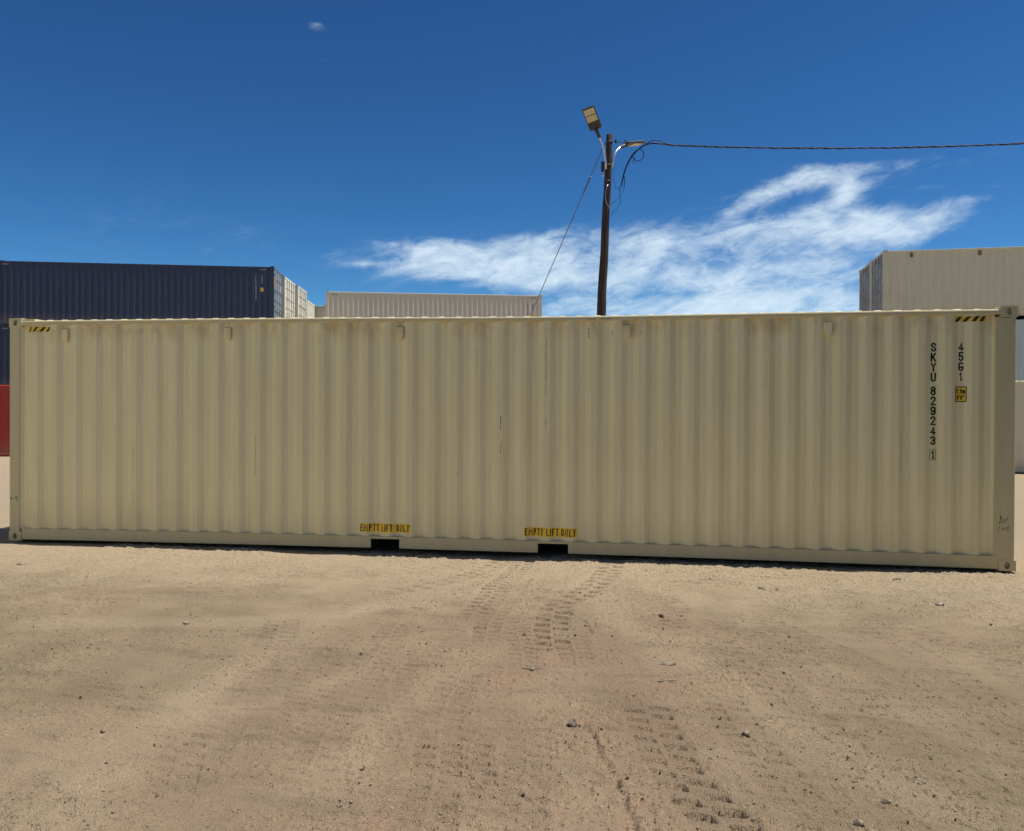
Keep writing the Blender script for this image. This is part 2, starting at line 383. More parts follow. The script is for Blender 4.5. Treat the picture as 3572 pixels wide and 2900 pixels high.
def proto(H, bow=None, nz=1):
    key = (H, bow is not None)
    if key in CACHE: return CACHE[key]
    d = {}
    def add(role, name, mb, **kw): d.setdefault(role, []).append((name, mb.mesh(name, bow, **kw)))
    add('wall', 'side_wall', side_wall_mb(H, False, nz)); add('wall', 'side_wall', side_wall_mb(H, True))
    add('roof', 'roof', roof_mb(H))
    rt = H-.026
    add('rail', 'top_rail', MB().cbox((.178, .004, H-.092), (12.014, .060, rt-.006), .018)); add('rail', 'top_rail', MB().cbox((.178, WD-.060, H-.092), (12.014, WD-.004, rt-.006), .010))
    add('rail', 'bottom_rail', bottom_rail_mb()); add('rail', 'bottom_rail', bottom_rail_mb(True))
    for y0, y1 in ((.004, .16), (WD-.16, WD-.004)):
        add('rail', 'corner_post', MB().cbox((.004, y0, .118), (.150, y1, H-.118), .012))
        add('rail', 'corner_post', MB().cbox((11.962, y0, .118), (12.178, y1, H-.118), .012))
    for cx, ex in ((0, 1), (L, -1)):
        for cy, ey in ((0, 1), (WD, -1)):
            for cz in (0, H-.118): add('rail', 'corner_casting', casting(cx, cy, cz, ex, ey))
    # closed end: corrugated sheet + headers
    mb = MB(); pts = [(.16, .07)]; a = .20
    while a < 2.18: pts += [(a, .07), (a+.035, .012), (a+.115, .012), (a+.15, .07)]; a += .228
    pts.append((2.278, .07)); vs = [(q[1], q[0], z_) for q in pts for z_ in (.158, H-.11)]
    mb.add(vs, [(2*i, 2*i+2, 2*i+3, 2*i+1) for i in range(len(pts)-1)])
    add('wall', 'end_wall', mb)
    add('rail', 'end_rail', MB().cbox((.006, .162, .01), (.06, WD-.162, .158))); add('rail', 'end_rail', MB().cbox((.006, .162, H-.11), (.06, WD-.162, H-.02)))
    add('rail', 'door_sill', MB().cbox((12.10, .162, .01), (12.18, WD-.162, .14))); add('rail', 'door_header', MB().cbox((12.09, .162, H-.125), (12.18, WD-.162, H-.02)))
    # doors
    for k, (ya, yb) in enumerate(((.17, WD/2-.006), (WD/2+.006, WD-.17))):
        mb = MB(); z0, z1 = .15, H-.135; xf = 12.135
        n = 5; hh = (z1-z0-.10)/n; zz = [z0, z0+.08]; xx = [xf+.035, xf+.035]
        zs = [(z0, 1), (z0+.07, 1)]
        for i in range(n):
            b = z0+.07+hh*i; zs += [(b+.02, 0), (b+hh*.28, 0), (b+hh*.28+.02, 1), (b+hh-.005, 1)]
        zs.append((z1, 1))
        vs = [(xf + (.035 if u else 0.), y_, z_) for z_, u in zs for y_ in (ya+.05, yb-.05)]
        mb.add(vs, [(2*i, 2*i+1, 2*i+3, 2*i+2) for i in range(len(zs)-1)])
        mb.cbox((xf-.02, ya, z0), (xf+.04, ya+.052, z1)); mb.cbox((xf-.02, yb-.052, z0), (xf+.04, yb, z1))
        mb.cbox((xf-.02, ya+.05, z0-.01), (xf+.038, yb-.05, z0+.04)); mb.cbox((xf-.02, ya+.05, z1-.04), (xf+.038, yb-.05, z1+.008))
        subs = []
        for j in range(2):
            yy = ya + (yb-ya)*(.30 + .46*j)
            rb = MB().tube([(xf+.062, yy, z0-.05), (xf+.062, yy, z1+.05)], .017, 8)
            for zb in (.22, .9, 1.75, H-.25): rb.box((xf+.036, yy-.03, zb), (xf+.082, yy+.03, zb+.05))
            subs.append(('locking_rod', rb.mesh('locking_rod', bow), 'steel'))
            hb = MB().tube([(xf+.085, yy, 1.05+.12*j), (xf+.09, yy+.34*(1 if k == 0 else -1), 1.03+.12*j)], .011, 6)
            subs.append(('handle', hb.mesh('handle', bow), 'steel'))
        yo = ya-.012 if k == 0 else yb+.012
        for zb in (.32, .98, 1.62, H-.42):
            hg = MB().cbox((xf+.02, yo-.045, zb), (xf+.052, yo+.05, zb+.09), .004); hg.tube([(xf+.048, yo-.020, zb-.02), (xf+.048, yo-.020, zb+.11)], .010, 8)
            subs.append(('hinge', hg.mesh('hinge', bow), 'rail'))
        d.setdefault('door', []).append(('door', mb.mesh('door', bow), subs))
    # floor and cross members
    mb = MB().box((.1, .06, .14), (12.1, WD-.06, .165))
    a = .35
    while a < 12.0:
        if not (4.8 < a < 5.3 or 6.85 < a < 7.35): mb.box((a, .07, .03), (a+.04, WD-.07, .14))
        a += .30
    for a in (4.88, 5.25, 6.93, 7.30): mb.box((a, .062, .016), (a+.012, WD-.062, .139))
    add('under', 'floor', mb)
    CACHE[key] = d; return d
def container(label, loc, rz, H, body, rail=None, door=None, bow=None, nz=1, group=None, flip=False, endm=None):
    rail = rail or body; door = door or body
    if flip:   # turned end for end about its own centre
        c = Vector((L/2, WD/2, 0)); rot = Matrix.Rotation(rz, 3, 'Z'); ctr = Vector(loc) + rot @ c
        rz2 = rz + math.pi; loc = ctr - Matrix.Rotation(rz2, 3, 'Z') @ c; rz = rz2
    root = empty('shipping_container', loc, rz); tag(root, label, 'shipping container', group)
    d = proto(H, bow, nz)
    for role, items in d.items():
        for it in items:
            if role == 'door':
                o = obj('door', it[1], M[door], root)
                for nm, me, r in it[2]: obj(nm, me, M['steelgrey'] if r == 'steel' and door != 'navy' else M[door] if r == 'steel' else M[rail], o)
            else:
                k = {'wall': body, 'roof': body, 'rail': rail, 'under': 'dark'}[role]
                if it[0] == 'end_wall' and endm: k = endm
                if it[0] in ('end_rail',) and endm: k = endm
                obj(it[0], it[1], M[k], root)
    return root
M['steelgrey'] = paint('dull_locking_rod_steel', (.38, .37, .33), .45, .4, seed=80.)

# ---- draping flat artwork over the corrugated wall
def drape(name, mb, m, parent, off=.0022, bow=None, label=None, back=.0):
    me = bpy.data.meshes.new(name); me.from_pydata(mb.v, [], mb.f); me.update()
    bm = bmesh.new(); bm.from_mesh(me)
    xs = [v.co.x for v in bm.verts]
    for bx in PXS:
        if min(xs) < bx < max(xs):
            bmesh.ops.bisect_plane(bm, geom=bm.verts[:]+bm.edges[:]+bm.faces[:], plane_co=(bx, 0, 0), plane_no=(1, 0, 0))
    for v in bm.verts:
        p = (v.co.x, wall_y(v.co.x)-off if v.co.x < 11.955 else .004-off, v.co.z)
        v.co = bow(p) if bow else p
    for f_ in bm.faces:
        f_.normal_update()
        if f_.normal.y > 0: f_.normal_flip()
    bm.to_mesh(me); bm.free()
    return obj(name, me, m, parent, label)
def quad(mb, x0, x1, z0, z1, sh0=0., sh1=0.):
    mb.add([(x0, 0, z0), (x1, 0, z0), (x1+sh1, 0, z1), (x0+sh0, 0, z1)], [(0, 1, 2, 3)]); return mb
def arc_(cx, cy, rx, ry, a0, a1):
    n = max(3, int(abs(a1-a0)/22)); return [(cx+rx*math.cos(R(a0+(a1-a0)*k/n)), cy+ry*math.sin(R(a0+(a1-a0)*k/n))) for k in range(n+1)]
GL = {'S': [arc_(.5, 1.5, .5, .5, 5, 200) + [(.2, 1.16), (.8, .84)] + arc_(.5, .5, .5, .5, 20, -175)],
      '8': [arc_(.5, 1.52, .44, .48, 0, 360), arc_(.5, .52, .5, .52, 0, 360)], '2': [arc_(.5, 1.5, .5, .5, 175, -25) + [(0, 0), (1, 0)]],
      '9': [arc_(.5, 1.4, .5, .6, 0, 360), [(1, 1.4)] + arc_(.5, .5, .5, .5, 0, -165)], '6': [arc_(.5, .6, .5, .6, 0, 360), [(0, .6)] + arc_(.5, 1.5, .5, .5, 180, 15)],
      '4': [[(.72, 0), (.72, 2), (0, .5), (1, .5)]], '3': [arc_(.5, 1.5, .48, .5, 165, -85) + arc_(.5, .52, .5, .52, 85, -165)],
      '1': [[(.1, 1.55), (.62, 2), (.62, 0)]], '5': [[(.95, 2), (.1, 2), (.05, 1.1)] + arc_(.5, .62, .5, .62, 125, -155)], '0': [arc_(.5, 1, .5, 1, 0, 360)],
      'G': [arc_(.5, 1.5, .5, .5, 35, 180) + arc_(.5, .5, .5, .5, 180, 360) + [(1, .85), (.5, .85)]], 'K': [[(0, 0), (0, 2)], [(1, 2), (0, .75)], [(.32, 1.15), (1, 0)]],
      'Y': [[(0, 2), (.5, .95), (1, 2)], [(.5, .95), (.5, 0)]], 'U': [[(0, 2)] + arc_(.5, .5, .5, .5, 180, 360) + [(1, 2)]],
      'E': [[(1, 2), (0, 2), (0, 0), (1, 0)], [(0, 1.05), (.85, 1.05)]], 'M': [[(0, 0), (0, 2), (.5, .8), (1, 2), (1, 0)]], 'T': [[(0, 2), (1, 2)], [(.5, 2), (.5, 0)]],
      'P': [[(0, 0), (0, 2), (.5, 2)] + arc_(.5, 1.5, .5, .5, 90, -90) + [(0, 1)]], 'L': [[(0, 2), (0, 0), (1, 0)]], 'I': [[(.5, 0), (.5, 2)]],
      'F': [[(1, 2), (0, 2), (0, 0)], [(0, 1.05), (.85, 1.05)]], 'O': [arc_(.5, 1.45, .5, .55, 0, 180) + arc_(.5, .55, .5, .55, 180, 360) + [(1, 1.45)]],
      'N': [[(0, 0), (0, 2), (1, 0), (1, 2)]], 'C': [arc_(.5, 1.5, .5, .5, 10, 180) + arc_(.5, .5, .5, .5, 180, 350)], 'A': [[(0, 0), (.5, 2), (1, 0)], [(.2, .65), (.8, .65)]],
      'm': [[(0, 0), (0, 1.3)], [(0, 1)] + arc_(.25, 1.05, .25, .3, 180, 0) + [(.5, 0)], [(.5, 1)] + arc_(.75, 1.05, .25, .3, 180, 0) + [(1, 0)]],
      ',': [[(.5, .15), (.35, -.3)]], "'": [[(.5, 2), (.5, 1.5)]]}
GWD = {'I': .25, '1': .75, ',': .35, "'": .3, 'm': 1.5, 'M': 1.6, 'N': 1.25, ' ': .5}
def glyph_mb(ch, x, z, h, w, st):
    """one character on the XZ plane: (x,z) lower-left, cap height h, width w, stroke st"""
    mb = MB()
    for pl in GL[ch]:
        P3 = [Vector((x+st/2+a*(w-st), 0, z+st/2+b/2*(h-st))) for a, b in pl]
        left, right = [], []
        for i, p in enumerate(P3):
            d0 = (p-P3[i-1]).normalized() if i else None; d1 = (P3[i+1]-p).normalized() if i < len(P3)-1 else None
            if d0 is None: d0 = d1
            if d1 is None: d1 = d0
            n0 = Vector((-d0.z, 0, d0.x)); n1 = Vector((-d1.z, 0, d1.x)); n = (n0+n1)
            n = n.normalized() if n.length > .2 else n1
            q = min(1.6, 1/max(.4, n.dot(n1)))*st/2; e = d0*st/2 if i == len(P3)-1 else (-d1*st/2 if i == 0 else Vector())
            left.append(p+n*q+e); right.append(p-n*q+e)
        k = len(P3); mb.add(left+right, [(i, i+1, k+i+1, k+i) for i in range(k-1)])
    return mb
def text_mb(txt, x, z, h, w, st):
    tot = sum(GWD.get(c, 1.) for c in txt) + .42*(len(txt)-1); u = w/tot; mb = MB()
    for c in txt:
        cw = GWD.get(c, 1.)*u
        if c != ' ': b = glyph_mb(c, x, z, h, cw, st); mb.add(b.v, b.f)
        x += cw+.42*u
    return mb
def merge(*mbs):
    o = MB()
    for b in mbs: o.add(b.v, b.f)
    return o
def column(chars, xc, tops, h, w, m, parent, bow, st=.0170):
    for ch, zt in zip(chars, tops):
        ww = w*(.62 if ch == '1' else 1.)
        drape('digit' if ch.isdigit() else 'letter', glyph_mb(ch, xc-ww/2, zt-h, h, ww, st), m, parent, .0026, bow)
def stripes(x0, x1, z0, z1, n, sw, skew, m1, m2, parent, bow, cut=None):
    drape('hazard_strip', quad(MB(), x0, x1, z0, z1), M[m1], parent, .0016, bow)
    mb = MB(); p = (x1-x0)/n
    for k in range(n):
        a = x0 + p*k
        b0, b1 = a, min(a+p*sw, x1); c0, c1 = min(a+skew, x1), min(a+p*sw+skew, x1)
        mb.add([(b0, 0, z0), (b1, 0, z0), (c1, 0, z1), (c0, 0, z1)], [(0, 1, 2, 3)])
    drape('hazard_stripe_paint', mb, M[m2], parent, .0030, bow)

FB = front_bow
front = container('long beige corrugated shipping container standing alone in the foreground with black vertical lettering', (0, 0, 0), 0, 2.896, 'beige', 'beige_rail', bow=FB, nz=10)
stripes(.245, .575, 2.722, 2.782, 4, .42, .05, 'yellow', 'black', front, FB)
stripes(11.555, 11.885, 2.732, 2.790, 4, .50, .045, 'yellow', 'black', front, FB)
tops = [2.503 - .1115*k for k in range(4)] + [2.016 - .1105*k for k in range(6)]
column('SKYU829243', 11.343, tops, .100, .056, M['black'], front, FB)
column('45G1', 11.628, [2.507, 2.397, 2.287, 2.177], .100, .054, M['black'], front, FB)
column('1', 11.345, [1.303], .094, .060, M['black'], front, FB)
for q in ((11.312, 11.316, 1.197, 1.314), (11.372, 11.376, 1.197, 1.314), (11.316, 11.372, 1.197, 1.201), (11.316, 11.372, 1.310, 1.314)): drape('check_digit_frame', quad(MB(), *q), M['black'], front, .0026, FB)
def rrect(x0, x1, z0, z1, r):
    pts = []
    for cx, cz, a0 in ((x1-r, z0+r, -90), (x1-r, z1-r, 0), (x0+r, z1-r, 90), (x0+r, z0+r, 180)):
        for k in range(5): a = R(a0+22.5*k); pts.append((cx+r*math.cos(a), 0, cz+r*math.sin(a)))
    return MB().add(pts, [tuple(range(len(pts)))])
drape('height_sticker_border', rrect(11.570, 11.686, 1.845, 2.017, .012), M['black'], front, .0014, FB)
drape('height_sticker', rrect(11.579, 11.677, 1.855, 2.007, .006), M['yellow'], front, .0028, FB)
drape('height_sticker_lettering', merge(text_mb('2,9m', 11.584, 1.937, .055, .088, .0085), text_mb("9'6''", 11.590, 1.866, .055, .074, .0085)), M['black'], front, .0042, FB)
for xa, xb, ya, yb in ((4.765, 5.388, .208, .318), (6.778, 7.405, .208, .318)):
    drape('lift_decal', quad(MB(), xa, xb, ya, yb), M['yellow'], front, .0016, FB)
for words in ((('EMPTY', 4.757, .228), ('LIFT', 5.022, .138), ('ONLY', 5.203, .170)), (('EMPTY', 6.787, .215), ('LIFT', 7.043, .140), ('ONLY', 7.215, .175))):
    for wd, xw, ww in words: drape('word', text_mb(wd, xw, .219, .088, ww, .0122), M['black'], front, .0032, FB)
for xa, xb in ((.752, .834), (2.981, 3.065), (5.204, 5.286), (7.932, 8.012), (10.172, 10.256)):
    v = MB(); z0, z1 = 2.612, 2.742
    v.cbox((xa, -.004, z0), (xb, .046, z1), .006)
    v.add([(xa, -.004, z1-.002), (xb, -.004, z1-.002), (xb, .030, z1+.018), (xa, .030, z1+.018), (xa, .046, z1-.002), (xb, .046, z1-.002)], [(0, 1, 2, 3), (0, 3, 4), (1, 5, 2), (3, 2, 5, 4)])
    v.cbox((xa+.018, .006, z0-.024), (xb-.018, .040, z0+.001), .004)
    obj('air_vent', v.mesh('air_vent', FB), M['beige'], front)
    st = MB(); quad(st, xb+.004, xb+.020, z0+.005, z1+.01)
    drape('rust_stain', st, M['rust_soft'] if 'rust_soft' in M else M['rust'], front, .0012, FB) if False else None
# scratches, creases
rnd = random.Random(5)
def crack(x_, za, zb, w=.006):
    sc = MB()
    n = max(3, int((za-zb)/.03)); px_ = x_
    for k in range(n):
        z1 = za-(za-zb)*k/n; z0 = za-(za-zb)*(k+1)/n; nx = x_+rnd.uniform(-.004, .004); ww = w*rnd.uniform(.35, 1)
        sc.add([(nx-ww/2, 0, z0), (nx+ww/2, 0, z0), (px_+ww/2, 0, z1), (px_-ww/2, 0, z1)], [(0, 1, 2, 3)]); px_ = nx
    drape('scratch', sc, M['rust'], front, .0018, FB)
for a in ((6.489, 1.664, 1.497, .008), (6.494, 1.36, 1.21, .006), (6.495, 1.13, 1.11, .006), (7.530, 2.721, 2.693, .009), (7.531, 2.68, 2.60, .008), (7.801, 2.678, 2.62, .008),
          (8.141, 2.685, 2.648, .007), (7.60, 2.745, 2.725, .008), (7.03, 2.62, 1.24, .0050), (9.55, 2.3, 1.9, .003), (11.0, 1.5, .9, .003), (1.75, 1.2, .5, .003), (5.97, .98, .93, .005), (6.78, 1.8, 1.2, .003), (6.2, 2.5, 2.2, .003), (3.4, 1.4, .9, .003)): crack(*a)
for a, b, c, d in ((7.505, 7.617, 2.822, 2.827), (7.66, 7.79, 2.823, 2.829), (12.02, 12.13, 2.768, 2.774)):
    cr = quad(MB(), a, b, c, d); obj('rail_crease', MB().add([(p[0], .0015, p[2]) for p in cr.v], cr.f).mesh('crease', FB), M['rust'], front)
# marker-pen scrawl on the right-hand post
ink = None; k_ = .508/1148*.985
def pen(pts, w=.0045):
    global ink
    if ink is None: ink = MB()
    P3 = [(11.770+a*k_, .0012, .655-b*k_*1.03) for a, b in pts]
    for p, q in zip(P3[:-1], P3[1:]):
        d = Vector(q)-Vector(p); n = Vector((-d.z, 0, d.x)).normalized()*w/2; p, q = Vector(p), Vector(q)
        ink.add([p-n, q-n, q+n, p+n], [(0, 1, 2, 3)])
pen([(572, 318), (585, 240), (600, 205), (590, 105), (640, 230), (700, 318)]); pen([(570, 288), (645, 262)])
pen([(678, 180), (690, 225), (712, 255), (745, 215), (772, 140)])
obj('handwriting', ink.mesh('handwriting', FB), M['ink'], front); ink = None
pen([(592, 375), (560, 395), (538, 440), (545, 478), (565, 495), (590, 488)], .0035)
pen([(640, 480), (662, 400), (680, 430), (715, 475)], .0035); pen([(648, 440), (700, 432)], .0035)
pen([(735, 398), (805, 368)], .0035); pen([(768, 385), (772, 462)], .0035); pen([(735, 468), (805, 452)], .0035)
obj('handwriting', ink.mesh('handwriting', FB), M['ink'], front)
for cx, cz, rx, rz_ in ((.036, .55, .018, .022), (.105, .56, .03, .018), (.12, .53, .02, .012)):
    gs = MB(); pts = [(cx+rx*math.cos(a)*rnd.uniform(.6, 1), .0015, cz+rz_*math.sin(a)*rnd.uniform(.6, 1)) for a in [i*.52 for i in range(12)]]; gs.add(pts, [tuple(range(12))]); obj('paint_scuff', gs.mesh('paint_scuff', FB), M['greenp'], front)

# ------------------------------------------------------------------ background stacks
def at(corner_right, th):   # front-left origin from front-right corner
    return (corner_right[0]-L*math.cos(th), corner_right[1]-L*math.sin(th))
TH = .205
def stack(corner, th, specs, **kw):
    x_, y_ = at(corner, th); z = 0; out_ = []
    for sp in specs:
        H, body, label = sp[:3]; k2 = dict(sp[3]) if len(sp) > 3 else {}
        out_.append(container(label, (x_, y_, z), th, H, body, group=kw.get('group'), **k2)); z += H
    return out_
NV = (-8.38, 26.38)
nav = stack(NV, .25, [(2.591, 'navy', 'dark navy container at the bottom of the left stack behind the red container'),
                       (2.896, 'navy', 'dark navy container under the topmost navy one at the left edge'),
                       (2.896, 'navy', 'topmost navy container on the left with white lettering and a small yellow label', {'door': 'door_grey'})], group='left row of stacked containers')
top = nav[2]
def far_marks(root, cx1, cx2, zt, h, w, s1, s2, m, sticker):
    column(s1, cx1, [zt - h*1.1*k - (h*.6 if k > 3 else 0) for k in range(len(s1))], h, w, M[m], root, None)
    column(s2, cx2, [zt - h*1.1*k for k in range(len(s2))], h, w, M[m], root, None)
    if sticker: drape('height_sticker', quad(MB(), cx2-.07, cx2+.07, zt-.78, zt-.60), M['yellow'], root, .003)
far_marks(top, 11.36, 11.64, 2.50, .10, .055, 'TLLU5826431', '45G1', 'white', True)
for rt_ in nav[1:]:
    stripes(11.55, 11.85, 2.70, 2.755, 4, .45, .03, 'navy', 'white', rt_, None)
    stripes(.25, .55, 2.70, 2.755, 4, .45, .03, 'navy', 'white', rt_, None)
o = obj('door_sticker', MB().box((12.172, .24, 1.95), (12.176, .48, 2.45)).mesh('door_sticker'), M['orange'], top)
o = obj('door_placard', MB().box((12.172, 1.50, 1.95), (12.176, 1.95, 2.25)).mesh('door_placard'), M['white'], top)
stack((-9.02, 29.05), .205, [(2.591, 'beige_far', 'cream container at the base of the stack just behind the navy stack'),
                             (2.896, 'beige_far', 'cream container at mid height in the stack just behind the navy stack'),
                             (2.896, 'cream', 'topmost cream container whose sunlit doors show right behind the navy container doors')], group='left row of stacked containers')
stack((-9.55, 31.95), .205, [(2.591, 'beige_far', 'cream container at the base of the second stack behind the navy stack'),
                             (2.896, 'beige_far', 'cream container at mid height in the second stack behind the navy stack'),
                             (2.896, 'cream', 'topmost pale cream container with sunlit doors, second behind the navy one')], group='left row of stacked containers')
stack((-11.28, 37.4), .205, [(2.591, 'cream', 'yellow cream container at the base of the stack with closed ends toward the sun'),
                             (2.896, 'cream', 'yellow cream container in the middle of the stack with closed ends toward the sun'),
                             (2.896, 'cream', 'topmost yellow cream container with a plain closed end, far behind the navy one', {'flip': True})], group='left row of stacked containers')
stack((-11.12, 40.1), .205, [(2.591, 'sand_far', 'khaki container at the base of the farthest left stack'),
                             (2.896, 'sand_far', 'khaki container in the middle of the farthest left stack'),
                             (2.896, 'sand_far', 'topmost khaki container peeping out just left of the long pale grey one', {'door': 'cream', 'flip': False})], group='left row of stacked containers')
gr = stack((2.98, 37.05), .24, [(2.591, 'beige_far', 'pale grey beige container at the base of the middle background stack'),
                             (2.896, 'beige_far', 'pale grey beige container in the middle of the background stack left of the pole'),
                             (2.896, 'beige_far', 'pale grey beige container on top, centre background, left of the wooden pole')], group='middle background stack')
far_marks(gr[2], 11.36, 11.64, 2.40, .10, .055, 'CAIU8462052', '45G1', 'black', True)
stripes(11.50, 11.86, 2.69, 2.745, 4, .6, .03, 'beige_far', 'black', gr[2], None); stripes(.30, .66, 2.69, 2.745, 3, .5, .03, 'beige_far', 'black', gr[2], None)
# right-hand block, two boxes deep, corner at its front left
thR = -.0704; RC = (18.24, 25.75)
uR = Vector((math.cos(thR), math.sin(thR), 0)); nR = Vector((-math.sin(thR), math.cos(thR), 0))
for j, who in ((0, 'front'), (1, 'back')):
    b = Vector((RC[0], RC[1], 0)) + nR*(WD+.05)*j
    z = 0
    for lvl, (H, body, nm) in enumerate(((2.591, 'sand_far', 'at the base'), (2.896, 'greyteal', 'in the middle'), (2.896, 'sand_far', 'on top'))):
        lab = {(0, 0): 'khaki container at the base of the right stack behind the low beige one',
               (0, 1): 'pale grey green container in the middle of the right stack, seen past the foreground container',
               (0, 2): 'large khaki grey container on top of the right stack with a rusty door end',
               (1, 0): 'container at the base of the stack behind the right stack',
               (1, 1): 'container at mid height of the stack behind the right stack',
               (1, 2): 'topmost blue grey container behind the khaki one, only its rusty door end showing'}[(j, lvl)]
        c = container(lab, (b.x, b.y, z), thR, H, body, door='bluegrey' if lvl == 2 else None, flip=True, group='right background stacks')
        if (j, lvl) == (0, 2):
            for xa in (1.02, 3.55, 6.1, 8.7):
                v = MB().cbox((xa, -.004, 2.58), (xa+.10, .046, 2.76), .006); v.v = [(L-p[0], WD-p[1], p[2]) for p in v.v]; obj('air_vent', v.mesh('air_vent'), M['rustbrown'], c)
        z += H
container('low red container standing on the ground at the far left edge', at((-12.6, 17.35), .15) + (0,), .15, 2.591, 'red')
container('single khaki container standing on the dirt at the right edge behind the foreground one', (8.4, 16.75, 0), -.07, 2.7, 'sand_far')

# added unseen stacks: pale one left bounces light, dark one right blocks it
def across(x_, y0, specs, H3=(2.591, 2.896, 2.896), grp=None):
    z = 0
    for H, (body, lab) in zip(H3, specs):
        container(lab, (x_, y0, z), math.pi/2, H, body, group=grp); z += H
across(18.2, -13.2, [('sand_far', 'khaki container at the base of the unseen crosswise stack added at right to block light'), ('navy', 'navy container in the middle of the unseen crosswise stack added at right to block light'), ('navy', 'navy container on top of the unseen crosswise stack added at right to block light')], grp='unseen stacks added for side light')
across(-3.2, -14.5, [('cream', 'cream container at the base of the unseen crosswise stack added at left to bounce light'), ('cream', 'cream container in the middle of the unseen crosswise stack added at left to bounce light'), ('cream', 'cream container on top of the unseen crosswise stack added at left to bounce light')], grp='unseen stacks added for side light')

# ------------------------------------------------------------------ utility pole with two lamps
PB = Vector((7.005, 13.4, -.1)); PT = Vector((7.404, 13.4, 9.445))
pole = empty('utility_pole', PB); tag(pole, 'dark weathered wooden utility pole leaning slightly, with two lamps on its top', 'utility pole')
def rel(p): return Vector(p) - PB
mb = MB(); pts = []; rs = []
for k in range(25):
    t_ = k/24; p = PB.lerp(PT, t_); p.x += .012*math.sin(k*1.3) * (1-t_*.5); pts.append(rel(p)); rs.append((.165*(1-t_) + .088*t_) * (1 + .02*math.sin(k*2.7)))
pts += [rel(PT + Vector((0, 0, .015)))]; rs += [.070]
obj('pole_shaft', mb.tube(pts, rs, 20).mesh('pole_shaft', smooth=True), M['timber'], pole)
# left lamp: arm curving up, head tipped so its lens faces the yard
arm = [(7.300, 13.27, 8.45), (7.297, 13.25, 8.62), (7.270, 13.22, 8.90), (7.210, 13.17, 9.13), (7.130, 13.10, 9.30), (7.055, 13.04, 9.43)]
a_ = obj('lamp_arm', MB().tube([rel(p) for p in arm], [.036, .034, .032, .030, .028, .028], 12).mesh('lamp_arm', smooth=True), M['galv'], pole)
obj('arm_socket', MB().tube([rel(p) for p in ((7.135, 13.105, 9.28), (7.085, 13.065, 9.38), (7.035, 13.01, 9.49))], [.045, .05, .055], 12).mesh('arm_socket'), M['lamp'], a_)
obj('arm_bracket', MB().cbox(rel((7.175, 13.22, 8.38)), rel((7.26, 13.30, 8.66)), .01).mesh('arm_bracket'), M['lamp'], a_)
obj('pole_box', MB().cbox(rel((7.185, 13.21, 8.26)), rel((7.25, 13.27, 8.36)), .01).mesh('pole_box'), M['galv'], pole)
def lamp_head(base, axis, side, w, l, th, parent, lens=True):
    axis = Vector(axis).normalized(); side = Vector(side); side = (side - axis*side.dot(axis)).normalized(); nrm = axis.cross(side)
    if nrm.z > 0: nrm = -nrm
    def T(a, b, c): return rel(Vector(base) + axis*a + side*b + nrm*c)
    prof = [(-.02, .12), (0, w*.46), (.012, w*.5), (l-.008, w*.5), (l, w*.48)]
    ring = [(a, -b) for a, b in prof] + [(a, b) for a, b in prof[::-1]]; n = len(ring)
    vs = [T(a, b, .0) for a, b in ring] + [T(a, b, -th*.7) for a, b in ring] + [T(l/2+(a-l/2)*.9, b*.85, -th) for a, b in ring]
    fs = [tuple(range(n)), tuple(range(2*n, 3*n))[::-1]]
    for r_ in (0, n): fs += [(r_+k, r_+(k+1) % n, r_+n+(k+1) % n, r_+n+k) for k in range(n)]
    hd = obj('lamp_head', MB().add(vs, fs).mesh('lamp_head'), M['lamp'], parent)
    for k in range(2):
        a0 = l*(.36+.31*k); a1 = a0+l*.275
        vs = [T(a, b, c) for c in (-.002, .008) for a, b in ((a0, -w*.43), (a1, -w*.43), (a1, w*.43), (a0, w*.43))]
        obj('lamp_lens', MB().add(vs, [(0, 1, 2, 3), (7, 6, 5, 4), (0, 1, 5, 4), (1, 2, 6, 5), (2, 3, 7, 6), (3, 0, 4, 7)]).mesh('lamp_lens'), M['lens'], hd)
    return hd, T
b0 = Vector((7.035, 13.02, 9.50)); tip = Vector((6.81, 12.60, 9.98))
lamp_head(b0, tip-b0, (.93, -.25, .26), .345, .62, .07, pole)
# right lamp: bright galvanised arm, head seen almost edge on
arm = [(7.475, 13.40, 8.55), (7.490, 13.42, 8.72), (7.530, 13.47, 8.90), (7.590, 13.55, 9.04), (7.680, 13.66, 9.16), (7.80, 13.80, 9.25)]
a_ = obj('lamp_arm', MB().tube([rel(p) for p in arm], [.036, .036, .034, .032, .03, .028], 12).mesh('lamp_arm', smooth=True), M['galv'], pole)
obj('arm_socket', MB().tube([rel(p) for p in ((7.70, 13.68, 9.18), (7.86, 13.86, 9.29))], [.042, .05], 12).mesh('arm_socket'), M['lamp'], a_)
b1 = Vector((7.84, 13.84, 9.28)); hd, T = lamp_head(b1, (.72, .62, .22), (-.55, .83, 0), .34, .62, .07, pole)
obj('photocell', MB().tube([T(.04, 0, -.06), T(.04, 0, -.15)], [.045, .042], 12).mesh('photocell'), M['blue'], hd)
for zz in (9.25, 8.60, 8.15):
    c = PB.lerp(PT, (zz-PB.z)/(PT.z-PB.z)); r_ = .165 + (.088-.165)*(zz/9.445)
    ring = [rel((c.x+(r_+.006)*math.cos(a), c.y+(r_+.006)*math.sin(a), zz)) for a in [i*math.pi/12 for i in range(25)]]
    obj('steel_strap', MB().tube(ring, .009, 6, False).mesh('steel_strap'), M['steelwire'], pole)
# insulator on a short wire to the right of the pole head
obj('insulator', merge(MB().tube([rel((7.57, 13.4, 9.20)), rel((7.575, 13.4, 9.30))], [.022, .028], 10), MB().tube([rel((7.48, 13.4, 9.26)), rel((7.575, 13.4, 9.26)), rel((7.78, 13.4, 9.225))], .008, 6)).mesh('insulator'), M['lamp'], pole)
